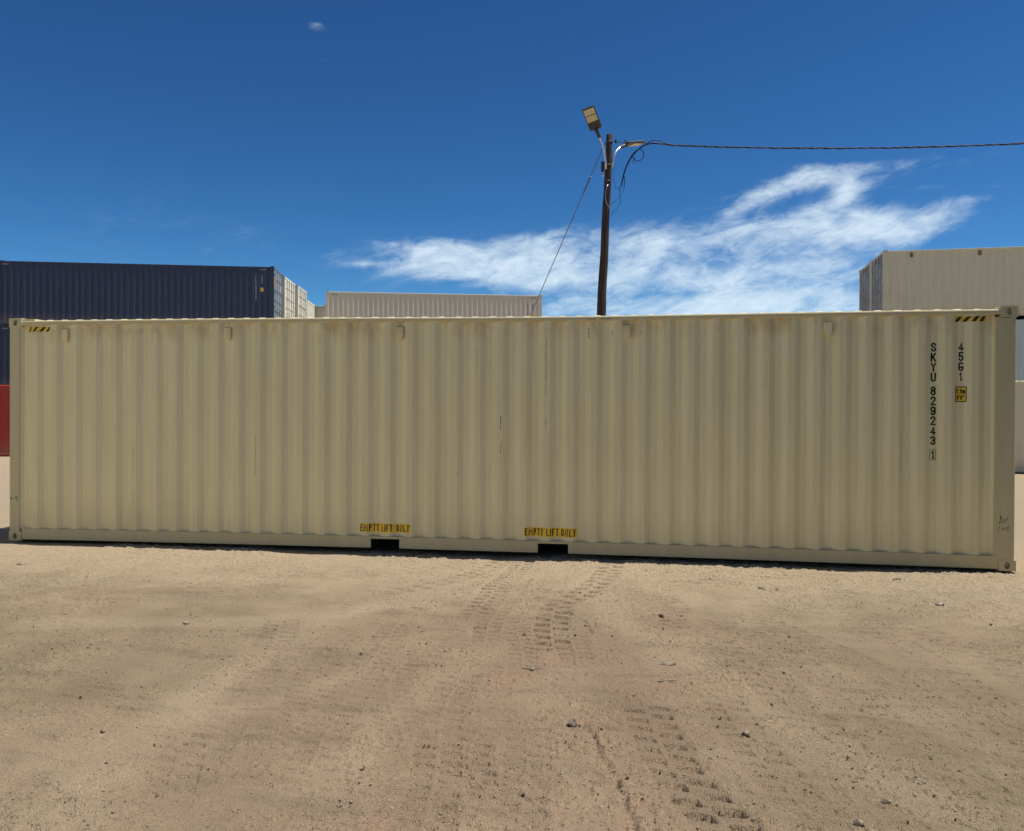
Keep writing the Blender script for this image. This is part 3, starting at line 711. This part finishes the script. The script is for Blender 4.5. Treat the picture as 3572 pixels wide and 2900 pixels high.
# loose wires running over the shaft
obj('loose_wire', MB().tube([rel(p) for p in ((7.36, 13.25, 8.02), (7.31, 13.24, 7.86), (7.30, 13.24, 7.65), (7.33, 13.25, 7.50), (7.40, 13.29, 7.41), (7.47, 13.35, 7.37))], .007, 6).mesh('loose_wire', smooth=True), M['galv'], pole)
obj('loose_wire', MB().tube([rel(p) for p in ((7.50, 13.4, 8.75), (7.53, 13.4, 8.50), (7.515, 13.4, 8.25), (7.55, 13.4, 8.08), (7.585, 13.4, 7.92))], .0055, 6).mesh('loose_wire', smooth=True), M['cable'], pole)

# ------------------------------------------------------------------ overhead cable bundle and guy wire
cab = empty('power_cable', (7.57, 13.4, 9.24)); tag(cab, 'black twisted overhead cable bundle running from the wooden pole out of the right side', 'power cable')
CO = Vector((7.57, 13.4, 9.24))
def crv(pts, n=8):
    pts = [Vector(p) for p in pts]; q = [pts[0]*2-pts[1]] + pts + [pts[-1]*2-pts[-2]]; o_ = []
    for i in range(1, len(q)-2):
        for k in range(n):
            t_ = k/n; a, b, c, d = q[i-1:i+3]
            o_.append(.5*((2*b)+(c-a)*t_+(2*a-5*b+4*c-d)*t_*t_+(3*b-a-3*c+d)*t_**3))
    o_.append(q[-2]); return o_
main = crv([(7.735, 13.4, 8.02), (7.768, 13.4, 8.201), (7.838, 13.4, 8.462), (7.947, 13.4, 8.713), (8.088, 13.4, 8.906), (8.338, 13.4, 9.10), (8.573, 13.4, 9.155), (8.80, 13.4, 9.135), (9.159, 13.4, 9.08)], 10)
ln = []
for k in range(1, 90):
    t_ = k/90; xx = 9.159 + (33.0-9.159)*t_; yy = 13.4
    zz = 9.08 + (-.29)*(4.2*t_/ .9)*(1-t_*.56) if False else 9.08 - .082*(xx-9.159) + .00515*(xx-9.159)**2
    ln.append(Vector((xx, yy, zz)))
base = main + ln
sarc = [0]
for a, b in zip(base[:-1], base[1:]): sarc.append(sarc[-1]+(b-a).length)
# resample for a visible twist
N_ = 900; ss = np.linspace(0, sarc[-1], N_); BX = [np.interp(ss, sarc, [p[i] for p in base]) for i in range(3)]
for j in range(3):
    pts = []
    for k in range(N_):
        ph = ss[k]/.95*2*math.pi + j*2*math.pi/3 + .5*math.sin(ss[k]*1.7)
        rad = .010 + .007*(math.sin(ss[k]*2.3+j) + 1)/2
        if ss[k] < 1.0: rad += .008
        pts.append(Vector((BX[0][k]+.3*rad*math.cos(ph), BX[1][k]+rad*math.cos(ph), BX[2][k]+rad*math.sin(ph))) - CO)
    obj('cable_strand', MB().tube(pts, .0115, 6).mesh('cable_strand', smooth=True), M['cable'], cab)
def wire(pts, r=.007, name='wire_tail', m='cable', parent=cab, org=CO):
    return obj(name, MB().tube([Vector(p)-org for p in crv(pts, 8)], r, 6).mesh(name, smooth=True), M[m], parent)
wire([(7.57, 13.4, 9.235), (7.9, 13.4, 9.215), (8.3, 13.4, 9.17), (8.75, 13.4, 9.15), (9.1, 13.4, 9.11)], .008, 'messenger_wire')
wire([(8.24, 13.4, 9.02), (8.33, 13.4, 8.93), (8.34, 13.4, 8.80), (8.25, 13.4, 8.70), (8.13, 13.4, 8.70), (8.05, 13.4, 8.80), (8.08, 13.4, 8.92), (8.2, 13.4, 9.02)], .012)
wire([(8.36, 13.4, 9.12), (8.58, 13.4, 9.235), (8.80, 13.4, 9.22), (9.0, 13.4, 9.12)], .012)
wire([(8.10, 13.4, 8.78), (8.06, 13.4, 8.70), (8.06, 13.4, 8.62)], .010)
wire([(7.80, 13.4, 8.32), (7.82, 13.4, 8.15), (7.81, 13.4, 8.02), (7.83, 13.4, 7.95)], .011)
wire([(7.74, 13.4, 8.05), (7.69, 13.4, 7.85), (7.70, 13.4, 7.72), (7.60, 13.4, 7.62), (7.45, 13.36, 7.50)], .006)
wire([(7.74, 13.4, 8.05), (7.66, 13.4, 7.95), (7.70, 13.4, 7.80), (7.71, 13.4, 7.60), (7.66, 13.4, 7.45), (7.56, 13.4, 7.33), (7.43, 13.36, 7.16)], .006)
wire([(7.80, 13.4, 8.0), (7.79, 13.4, 7.88), (7.74, 13.4, 7.80)], .005)
wire([(7.72, 13.4, 7.98), (7.64, 13.4, 7.94), (7.60, 13.4, 7.93)], .005)
ga, gb = Vector((7.28, 13.36, 9.22)), Vector((-1.4, 37.2, -.1))
# the guy runs down and away behind the foreground container
gb = Vector((3.35, 23.6, 0)); gpts = []
ga2 = Vector((4.388, 20.0, 5.283)); dirg = (ga2-ga); gb = ga + dirg*((0-ga.z)/dirg.z)
guy = empty('guy_wire', ga); tag(guy, 'thin steel guy wire slanting down to the left from the pole top', 'guy wire')
mb = MB(); pts = [(ga.lerp(gb, k/30) - ga) - Vector((0, 0, .25*math.sin(math.pi*k/30)*.3)) for k in range(31)]
obj('steel_wire', mb.tube(pts, .012, 6).mesh('steel_wire'), M['steelwire'], guy)
q0 = [p for p in pts]; obj('guy_grip', MB().tube([q0[2], q0[3]], .024, 8).mesh('guy_grip'), M['steelwire'], guy)

# ------------------------------------------------------------------ ground
rng = np.random.default_rng(11)
def axis(lo, hi, step, far, gr_=1.16):
    c = list(np.arange(lo, hi, step)); a = []; s_ = step; p = lo
    while p > -far: s_ *= gr_; p -= s_; a.append(p)
    b = []; s_ = step; p = c[-1]
    while p < far: s_ *= gr_; p += s_; b.append(p)
    return np.array(a[::-1] + c + b)
gx = np.concatenate([axis(1.2, 12.6, .0115, 2500), np.arange(5.2, 10.3, .0115)+.0057]); gx.sort(); gy = axis(-6.75, .25, .0080, 2500)
X, Y = np.meshgrid(gx, gy)          # rows = y
def vnoise(x, y, lam, seed):
    r_ = np.random.default_rng(seed); n = 256; g_ = r_.random((n, n)).astype(np.float32)
    u = x/lam; v = y/lam; iu = np.floor(u).astype(int); iv = np.floor(v).astype(int); fu = u-iu; fv = v-iv
    fu = fu*fu*(3-2*fu); fv = fv*fv*(3-2*fv); iu %= n; iv %= n; iu1 = (iu+1) % n; iv1 = (iv+1) % n
    return (g_[iv, iu]*(1-fu)+g_[iv, iu1]*fu)*(1-fv) + (g_[iv1, iu]*(1-fu)+g_[iv1, iu1]*fu)*fv - .5
CH = np.zeros_like(X)
Z = .020*vnoise(X, Y, 2.6, 1) + .010*vnoise(X, Y, .9, 2) + .006*vnoise(X+.3*vnoise(X, Y, .5, 9), Y, .33, 3)
ZL = Z.copy()
act = .55 + .9*np.clip(vnoise(X, Y, 1.4, 21)+.5, 0, 1)**2         # patchy roughness
Z += act*(.0070*vnoise(X, Y, .12, 4) + .0046*vnoise(X, Y, .055, 5) + .0036*vnoise(X, Y, .026, 6))
fl = vnoise(X, Y*2.8, .11, 41) + .5*vnoise(X, Y*2., .034, 42)       # broken crust: small plates with a steep near edge
Z += .015*np.clip((fl-.19)/.03, 0, 1)*np.clip(1.15-(fl-.16)/.3, 0, 1)*np.clip(vnoise(X, Y, .55, 43)*3+.55, 0, 1)
fl = vnoise(X+.1, Y*2.4, .055, 44) + .4*vnoise(X, Y, .020, 45)
Z += .011*np.clip((fl-.20)/.04, 0, 1)*np.clip(vnoise(X, Y, .8, 46)*3+.6, 0, 1)
cl = vnoise(X, Y, .045, 7)+vnoise(X, Y, .085, 8); Z += act*.010*np.clip(cl-.42, 0, 1)      # little clods
dens_ = np.clip(vnoise(X, Y, 1.1, 33)*2.2, 0, 1)
Z += dens_*.016*np.clip(vnoise(X, Y, .038, 34)-.22, 0, 1)
def path(pts, n=14):
    p = [Vector((a, b, 0)) for a, b in pts]; q = crv(p, n); return np.array([(v.x, v.y) for v in q])
def track(pts, width, pitch, depth, style='lug', phase=0., fade=.25, jit=.3, rut=.006):
    global Z
    rut = min(rut, depth*.55); depth = .0075 if depth < .0056 else max(depth*.9, .0100)*1.12
    if pts[0][1] > -4.0 and depth > .0130: depth *= 1.6
    pl = path(pts); lo = pl.min(0)-width; hi = pl.max(0)+width
    i0, i1 = np.searchsorted(gx, lo[0]), np.searchsorted(gx, hi[0]); j0, j1 = np.searchsorted(gy, lo[1]), np.searchsorted(gy, hi[1])
    if i1 <= i0 or j1 <= j0: return
    xs = X[j0:j1, i0:i1]; ys = Y[j0:j1, i0:i1]; best = np.full(xs.shape, 1e9); sg = np.zeros(xs.shape); ssn = np.zeros(xs.shape); acc = 0
    for k in range(len(pl)-1):
        a, b = pl[k], pl[k+1]; d = b-a; ln_ = np.hypot(*d)
        if ln_ < 1e-6: continue
        d = d/ln_; t_ = np.clip((xs-a[0])*d[0]+(ys-a[1])*d[1], 0, ln_); ex = xs-a[0]-d[0]*t_; ey = ys-a[1]-d[1]*t_; dd = np.hypot(ex, ey)
        m_ = dd < best; best[m_] = dd[m_]; s2 = np.sign(ex*(-d[1])+ey*d[0]); sg[m_] = (s2*dd)[m_]; ssn[m_] = (acc+t_)[m_]; acc += ln_
    hw = width/2; wob = .02*vnoise(xs, ys, .15, 51)
    ins = 1/(1+np.exp((best+wob-hw)/.008)); ends = np.clip(ssn/fade, 0, 1)*np.clip((acc-ssn)/fade, 0, 1)
    amp = 1.15*np.clip(.75+.9*(vnoise(xs, ys, .35, 52+int(phase*10))+.25), .0, 1.3)*ends
    if style == 'lug':
        # bars lie across the yard: each print has one steep edge and a long soft one
        side = np.floor((sg+hw)/(width/2.0))*.5
        ph = ys/pitch + side + phase + .12*sg/width + jit*.25*vnoise(xs, ys, .10, 53)
        w_ = ph-np.floor(ph); saw = np.clip((w_-.25)/.10, 0, 1)*np.clip((.75-w_)/.045, 0, 1)
        lane = np.abs(((sg+hw)/(width/2.0)) % 1-.5)*2; gap = np.clip((.84-lane)/.06, 0, 1)
        h = -.5*rut*ins - depth*saw*ins*gap
    else:
        ph = ssn/pitch + phase; w_ = ph-np.floor(ph); bar = 1/(1+np.exp((np.abs(w_-.5)-.25)/.05)); h = -(rut+depth*bar)*ins
    berm = .22*rut*np.exp(-((best-hw-.025)/.022)**2)
    kk = .8*ins*np.clip(amp*1.1, 0, 1)*min(1, depth/.015)          # tyres press the loose grain flat
    Z[j0:j1, i0:i1] = Z[j0:j1, i0:i1]*(1-kk) + ZL[j0:j1, i0:i1]*kk + (h+berm)*amp
    CH[j0:j1, i0:i1] = np.maximum(CH[j0:j1, i0:i1], ins*np.clip(amp, 0, 1.2)*min(1, depth/.012))
track([(7.83, .2), (7.82, -.1), (7.74, -.9), (7.55, -1.79), (7.41, -2.09), (7.36, -2.47), (7.39, -3.05), (7.48, -3.7)], .30, .180, .024, rut=.008, fade=.1)
track([(6.80, .0), (6.78, -.77), (6.71, -1.49), (6.71, -2.1), (6.68, -2.95)], .28, .145, .018, phase=.2)
track([(6.60, .1), (6.5, -.42), (6.27, -1.16), (6.02, -1.6), (5.6, -2.1)], .28, .150, .021, phase=.5)
track([(6.95, -.3), (6.92, -.83), (6.88, -1.9), (6.88, -3.05), (6.95, -3.6)], .24, .125, .012, phase=.7)
track([(7.12, -2.5), (7.12, -3.09), (7.22, -3.57), (7.33, -4.3)], .24, .11, .006, phase=.1)
track([(7.56, -3.0), (7.58, -3.3), (7.65, -3.86), (7.68, -4.1)], .26, .11, .007, phase=.6)
track([(8.10, -4.60), (8.14, -4.93), (8.19, -5.32), (8.25, -5.59), (8.34, -5.84), (8.50, -6.25), (8.7, -6.7)], .29, .135, .0230, rut=.009, fade=.15)
track([(7.21, -5.1), (7.20, -5.40), (7.24, -5.65), (7.38, -5.9), (7.55, -6.05)], .22, .105, .015, phase=.4, rut=.008)
track([(8.45, -3.0), (8.83, -3.75), (8.97, -4.57), (9.10, -5.07), (9.25, -5.75), (9.4, -6.5)], .32, .13, .0045, phase=.2, rut=.004)
track([(8.9, -2.2), (9.5, -3.4), (9.8, -4.5), (10.0, -5.8)], .34, .13, .0042, phase=.9)
track([(9.6, -1.7), (10.3, -2.7), (10.6, -3.8), (10.8, -5.0)], .34, .14, .004, phase=.4)
track([(8.3, -1.25), (8.67, -1.05), (9.54, -.63), (10.6, -.22)], .26, .14, .013, phase=.4)
track([(8.0, -.4), (8.5, -.75), (9.3, -1.2), (10.4, -1.5)], .24, .14, .004, phase=.4)
track([(5.9, -3.9), (5.99, -4.57), (6.24, -5.23), (6.55, -5.92), (6.83, -6.6)], .34, .10, .0045, phase=.1)
track([(6.45, -3.9), (6.5, -4.6), (6.8, -5.3), (7.0, -5.8)], .30, .10, .0045, phase=.6)
track([(5.1, -3.0), (5.5, -4.25), (5.85, -5.69), (6.0, -6.5)], .32, .115, .0055, phase=.3)
track([(3.2, -1.6), (4.0, -1.3), (5.2, -1.0), (6.2, -.6)], .28, .14, .0045, phase=.3)
track([(2.6, -2.6), (3.9, -2.2), (5.4, -2.6), (6.4, -3.4)], .30, .14, .003, phase=.8)
track([(4.4, -4.9), (5.0, -5.1), (5.6, -5.5), (6.0, -6.3)], .28, .12, .004, phase=.8)
track([(7.35, -4.8), (7.5, -5.4), (7.55, -6.1), (7.6, -6.7)], .26, .12, .0035, phase=.8)
track([(6.1, .0), (5.9, -.5), (5.4, -1.1), (4.6, -1.6)], .26, .13, .006, phase=.35)
track([(8.35, -.9), (8.30, -1.6), (8.42, -2.2), (8.3, -3.0)], .24, .13, .006, phase=.15)
track([(8.55, -4.3), (8.62, -5.0), (8.75, -5.7), (8.95, -6.5)], .28, .12, .007, phase=.85)
track([(6.9, -4.2), (6.95, -5.0), (7.1, -5.8), (7.2, -6.6)], .28, .11, .006, phase=.25)
track([(6.1, -2.8), (6.2, -3.8), (6.3, -4.8), (6.5, -6.0)], .30, .11, .006, phase=.55)
track([(9.9, -1.2), (9.95, -2.4), (10.1, -3.6), (10.2, -4.6)], .32, .13, .005, phase=.05)
track([(8.6, -2.4), (9.1, -3.5), (9.4, -4.6), (9.7, -5.9)], .30, .13, .005, phase=.65)
PL = np.zeros_like(X)
def lane(pts, width, val):
    # wheel lane swept by turning machines: dust packed pale, or scraped to darker soil
    pl = path(pts); lo = pl.min(0)-2*width; hi = pl.max(0)+2*width
    i0, i1 = np.searchsorted(gx, lo[0]), np.searchsorted(gx, hi[0]); j0, j1 = np.searchsorted(gy, lo[1]), np.searchsorted(gy, hi[1])
    xs = X[j0:j1, i0:i1]; ys = Y[j0:j1, i0:i1]; d2 = np.full(xs.shape, 1e9)
    for a, b in zip(pl[:-1], pl[1:]):
        d = b-a; L2 = max(d@d, 1e-9); t_ = np.clip(((xs-a[0])*d[0]+(ys-a[1])*d[1])/L2, 0, 1); d2 = np.minimum(d2, (xs-a[0]-d[0]*t_)**2+(ys-a[1]-d[1]*t_)**2)
    dd = np.sqrt(d2) + .10*vnoise(xs, ys, .30, 77) + .05*vnoise(xs, ys, .08, 78)
    k = 1/(1+np.exp((dd-width/2)/.035))*np.clip(.65+1.1*vnoise(xs, ys, .7, 79), 0, 1)
    PL[j0:j1, i0:i1] += val*k; Z[j0:j1, i0:i1] -= .004*k*(val > 0)
for a_ in (([(6.9, .0), (6.3, -1.5), (5.6, -3.0), (5.4, -4.6), (5.6, -6.5)], .30, .8), ([(7.2, -.5), (6.2, -2.2), (4.8, -3.2), (3.2, -3.6)], .34, .7),
           ([(7.6, -1.0), (7.9, -2.6), (8.5, -4.0), (9.2, -5.4), (9.8, -6.6)], .30, .7), ([(7.9, -.2), (8.5, -1.6), (9.6, -2.9), (10.8, -3.8)], .36, .7),
           ([(2.2, -1.2), (3.8, -1.7), (5.2, -1.5), (6.6, -.5)], .36, .8), ([(7.35, -2.0), (7.0, -3.6), (6.7, -5.0), (6.6, -6.6)], .26, .6),
           ([(8.2, -.4), (9.6, -.9), (11.2, -1.0)], .30, .6), ([(5.9, -1.8), (6.3, -3.4), (6.0, -4.8), (5.1, -5.8)], .22, .7),
           ([(6.5, -.4), (5.6, -1.0), (4.6, -1.1)], .34, -.8), ([(4.6, -1.9), (3.6, -2.3), (2.4, -2.4)], .36, -.7), ([(7.9, -3.4), (8.0, -4.6), (8.3, -5.6), (8.6, -6.6)], .34, -.6),
           ([(8.9, -2.9), (9.9, -4.0), (10.4, -5.4)], .34, -.7), ([(7.3, -1.7), (7.35, -2.5), (7.6, -3.0)], .34, -.6), ([(5.9, -3.4), (5.9, -4.8), (6.2, -6.2)], .28, -.6), ([(4.4, -3.6), (4.6, -4.8), (4.9, -6.0)], .34, -.7)): lane(*a_)
def furrow(pts, w, d, side=1):
    global Z
    pl = path(pts, 10)
    for k in range(len(pl)-1):
        n_ = max(1, int(np.hypot(*(pl[k+1]-pl[k]))/.008))
        for q in range(n_):
            c = pl[k]+(pl[k+1]-pl[k])*q/n_ + rng.normal(0, .009, 2); w2 = w*rng.uniform(.5, 1.3)
            i0, i1 = np.searchsorted(gx, c[0]-3*w2), np.searchsorted(gx, c[0]+3*w2); j0, j1 = np.searchsorted(gy, c[1]-3*w2), np.searchsorted(gy, c[1]+3*w2)
            r2 = ((X[j0:j1, i0:i1]-c[0])/w2)**2 + ((Y[j0:j1, i0:i1]-c[1])/w2)**2
            Z[j0:j1, i0:i1] += d*rng.uniform(.2, 1)*np.exp(-r2)*.45*(X[j0:j1, i0:i1]-c[0])/w2*side*rng.uniform(.3, 1.5)
furrow([(7.78, -5.05), (7.84, -5.22), (7.89, -5.44), (7.97, -5.70), (8.02, -5.95), (8.06, -6.2), (8.08, -6.5)], .022, .034)
furrow([(7.52, -2.6), (7.60, -2.75), (7.68, -2.90), (7.74, -3.2)], .02, .03)
furrow([(7.35, -2.65), (7.43, -2.85), (7.52, -3.0), (7.58, -3.4), (7.62, -3.6)], .018, .018, -1)
furrow([(7.99, -2.1), (8.08, -2.55), (8.16, -2.72), (8.3, -2.6)], .018, .02, -1)
furrow([(8.83, -3.75), (8.97, -4.57), (9.08, -5.07), (9.2, -5.75), (9.26, -6.2)], .010, .010)
furrow([(6.46, -4.08), (6.52, -4.05), (6.58, -4.01)], .008, .018)
furrow([(7.15, -5.3), (7.13, -5.45), (7.18, -5.65), (7.30, -5.85)], .012, .014)
furrow([(6.2, -1.0), (5.6, -1.25), (5.1, -1.3), (4.7, -1.1)], .03, .012)
furrow([(4.4, -1.6), (3.7, -1.9), (3.1, -2.0)], .02, .010)
for cx_, cy_, rr_, a in ((7.32, -2.55, .28, .012), (5.5, -4.3, .14, .012), (4.9, -4.1, .2, .008), (7.9, -5.8, .14, .014), (7.35, -6.2, .3, .013), (3.9, -5.2, .5, .010), (5.3, -6.3, .5, .011), (8.1, -4.0, .2, .010)):
    r2 = ((X-cx_)**2+(Y-cy_)**2)/rr_**2; Z += np.exp(-r2)*a*(vnoise(X, Y, .06, 61)*1.8+vnoise(X, Y, .11, 62)*1.4)
# little windrow of loose dirt along the front of the container; level pads under the corners
Z += .024*np.exp(-((Y+.26)/.08)**2)*(vnoise(X, Y, .45, 71)+.25+.4*vnoise(X, Y, .12, 72))*(X > -3)*(X < 13)
Z -= .026
fade = np.exp(-np.clip(np.hypot(X-7, Y+3)-14, 0, None)/40); Z = Z*fade + (-.026)*(1-fade)
farz = .9*vnoise(X, Y, 160., 81) * np.clip((np.hypot(X, Y)-120)/400, 0, 1); Z += farz - .0*Y
ny, nx = X.shape
co_ = np.empty((ny*nx, 3), np.float32); co_[:, 0] = X.ravel(); co_[:, 1] = Y.ravel(); co_[:, 2] = Z.ravel()
idx = np.arange(ny*nx, dtype=np.int32).reshape(ny, nx)
q = np.stack([idx[:-1, :-1], idx[:-1, 1:], idx[1:, 1:], idx[1:, :-1]], -1).reshape(-1, 4)
me = bpy.data.meshes.new('ground'); me.vertices.add(ny*nx); me.vertices.foreach_set('co', co_.ravel())
me.loops.add(q.size); me.loops.foreach_set('vertex_index', q.ravel()); me.polygons.add(len(q))
me.polygons.foreach_set('loop_start', np.arange(0, q.size, 4, dtype=np.int32)); me.update(calc_edges=True)
a2_ = me.attributes.new('packed', 'FLOAT', 'POINT'); a2_.data.foreach_set('value', PL.astype(np.float32).ravel())
at_ = me.attributes.new('churned', 'FLOAT', 'POINT'); at_.data.foreach_set('value', CH.astype(np.float32).ravel())
gnd = obj('ground', me, M['dirt']); gnd['kind'] = 'structure'
def gz(x_, y_):
    i = int(np.clip(np.searchsorted(gx, x_), 0, nx-1)); j = int(np.clip(np.searchsorted(gy, y_), 0, ny-1)); return float(Z[j, i])
# ------------------------------------------------------------------ rocks (each a thing) and gravel (stuff)
def rock_mesh(seed, sx, sy, sz, sub=2):
    bm = bmesh.new(); bmesh.ops.create_icosphere(bm, subdivisions=sub, radius=1.); r_ = random.Random(seed)
    ax = [Vector((r_.gauss(0, 1), r_.gauss(0, 1), r_.gauss(0, 1))).normalized() for _ in range(9)]; cut = [r_.uniform(.45, .9) for _ in ax]
    for v in bm.verts:
        p = v.co.copy()
        for a, c in zip(ax, cut):
            d = p.dot(a)
            if d > c: p -= a*(d-c)
        v.co = (p.x*sx, p.y*sy, p.z*sz + sz*.35)
    me = bpy.data.meshes.new('rock'); bm.to_mesh(me); bm.free(); return me
RK = [(7.71, -5.08, .030, .020, .030, 'pale angular rock casting a shadow on the dirt, low centre of the picture'),
      (8.65, -5.06, .040, .028, .022, 'pale broken clod on the dirt, right of the deep tyre prints'),
      (8.29, -3.87, .055, .032, .022, 'dark lumpy clod on the dirt, above the deep tyre prints'),
      (8.29, -2.52, .040, .03, .026, 'small grey stone at the end of the curved furrow below the container'),
      (10.78, -.62, .060, .035, .034, 'pointed pale rock close to the right end of the foreground container'),
      (9.31, -1.30, .050, .028, .018, 'low tan stone, left of a pair lying below the container at right'),
      (9.46, -1.29, .045, .03, .022, 'dark brown stone, right of a pair lying below the container at right'),
      (7.68, -2.97, .035, .022, .018, 'dark flat stone beside the scuffed tyre print in the middle'),
      (10.79, -1.76, .05, .04, .02, 'loose crumbly grey clod on the dirt far to the right'),
      (8.99, -5.98, .030, .024, .020, 'grey rounded pebble at the bottom right of the dirt'),
      (9.41, -5.49, .035, .02, .010, 'bright pale flake of stone on the gravelly dirt at the right'),
      (9.16, -5.76, .026, .018, .014, 'small pale stone at the lower end of the straight tyre line'),
      (7.37, -4.14, .035, .016, .014, 'thin brown clod edge in the middle of the dirt'),
      (4.43, -3.38, .032, .022, .018, 'small dark stone alone on the smooth dirt at the left'),
      (5.19, -5.54, .022, .016, .016, 'small dark stone low on the left side of the dirt'),
      (1.29, -1.36, .05, .032, .022, 'small dark rock near the left end of the foreground container')]
for k, (x_, y_, a, b, c, lab) in enumerate(RK):
    o = obj('rock', rock_mesh(100+k, a, b, c), M['stone']); o.location = (x_, y_, gz(x_, y_)-.002); o.rotation_euler = (0, 0, k*1.7); tag(o, lab, 'rock', 'loose rocks on the dirt')
for k, (pts, lab) in enumerate((([(8.20, -4.26), (8.26, -4.24), (8.33, -4.255)], 'short pale twig lying on the dirt above the deep tyre prints'), ([(8.22, -4.25), (8.235, -4.215), (8.25, -4.19)], 'tiny forked twig standing up beside the pale one'),
                               ([(7.30, -4.11), (7.37, -4.15), (7.44, -4.12)], 'curved brown twig lying on the dirt in the centre'))):
    p0 = Vector(pts[0]+(0,)); o = obj('twig', MB().tube([Vector((a, b, 0))-p0+Vector((0, 0, .004+.004*i)) for i, (a, b) in enumerate(pts)], [.004, .0035, .002], 6).mesh('twig'), M['stone']); o.location = (p0.x, p0.y, gz(p0.x, p0.y)); tag(o, lab, 'twig')
# gravel scattered through the dirt: one mesh
base_v = []; base_f = []
for k in range(6):
    rm_ = rock_mesh(300+k, 1, .8, .6, 1); base_v.append(np.array([v.co[:] for v in rm_.vertices], np.float32)); base_f.append(np.array([p.vertices[:] for p in rm_.polygons], np.int32)); bpy.data.meshes.remove(rm_)
NG = 60000; cx_ = rng.uniform(1.5, 12.4, NG); cy_ = -.3 - 6.5*rng.random(NG)**.75
dn_ = vnoise(cx_, cy_, .9, 91) + .6*vnoise(cx_, cy_, .3, 92) + .5
keep = rng.random(NG) < np.maximum(.07, dn_*1.3-.35); cx_, cy_ = cx_[keep][:24000], cy_[keep][:24000]
ix = np.clip(np.searchsorted(gx, cx_), 0, nx-1); iy = np.clip(np.searchsorted(gy, cy_), 0, ny-1); cz_ = Z[iy, ix]
V = []; Fc = []; off = 0
for j_ in range(len(cx_)):
    k = j_ % 6; s_ = min(.014, .0024*math.exp(rng.normal(.35, .5))); a = rng.uniform(0, 6.28); c, sn = math.cos(a), math.sin(a)
    b = base_v[k]*s_; v = np.stack([b[:, 0]*c-b[:, 1]*sn+cx_[j_], b[:, 0]*sn+b[:, 1]*c+cy_[j_], b[:, 2]+cz_[j_]], 1)
    V.append(v); Fc.append(base_f[k]+off); off += len(v)
V = np.concatenate(V); Fc = np.concatenate(Fc)
me = bpy.data.meshes.new('gravel'); me.vertices.add(len(V)); me.vertices.foreach_set('co', V.astype(np.float32).ravel())
me.loops.add(Fc.size); me.loops.foreach_set('vertex_index', Fc.ravel()); me.polygons.add(len(Fc)); me.polygons.foreach_set('loop_start', np.arange(0, Fc.size, 3, dtype=np.int32)); me.update(calc_edges=True)
o = obj('gravel', me, M['stone']); tag(o, 'fine gravel and pebbles strewn over the tan dirt', 'gravel', kind='stuff')

S.render.engine = 'CYCLES'
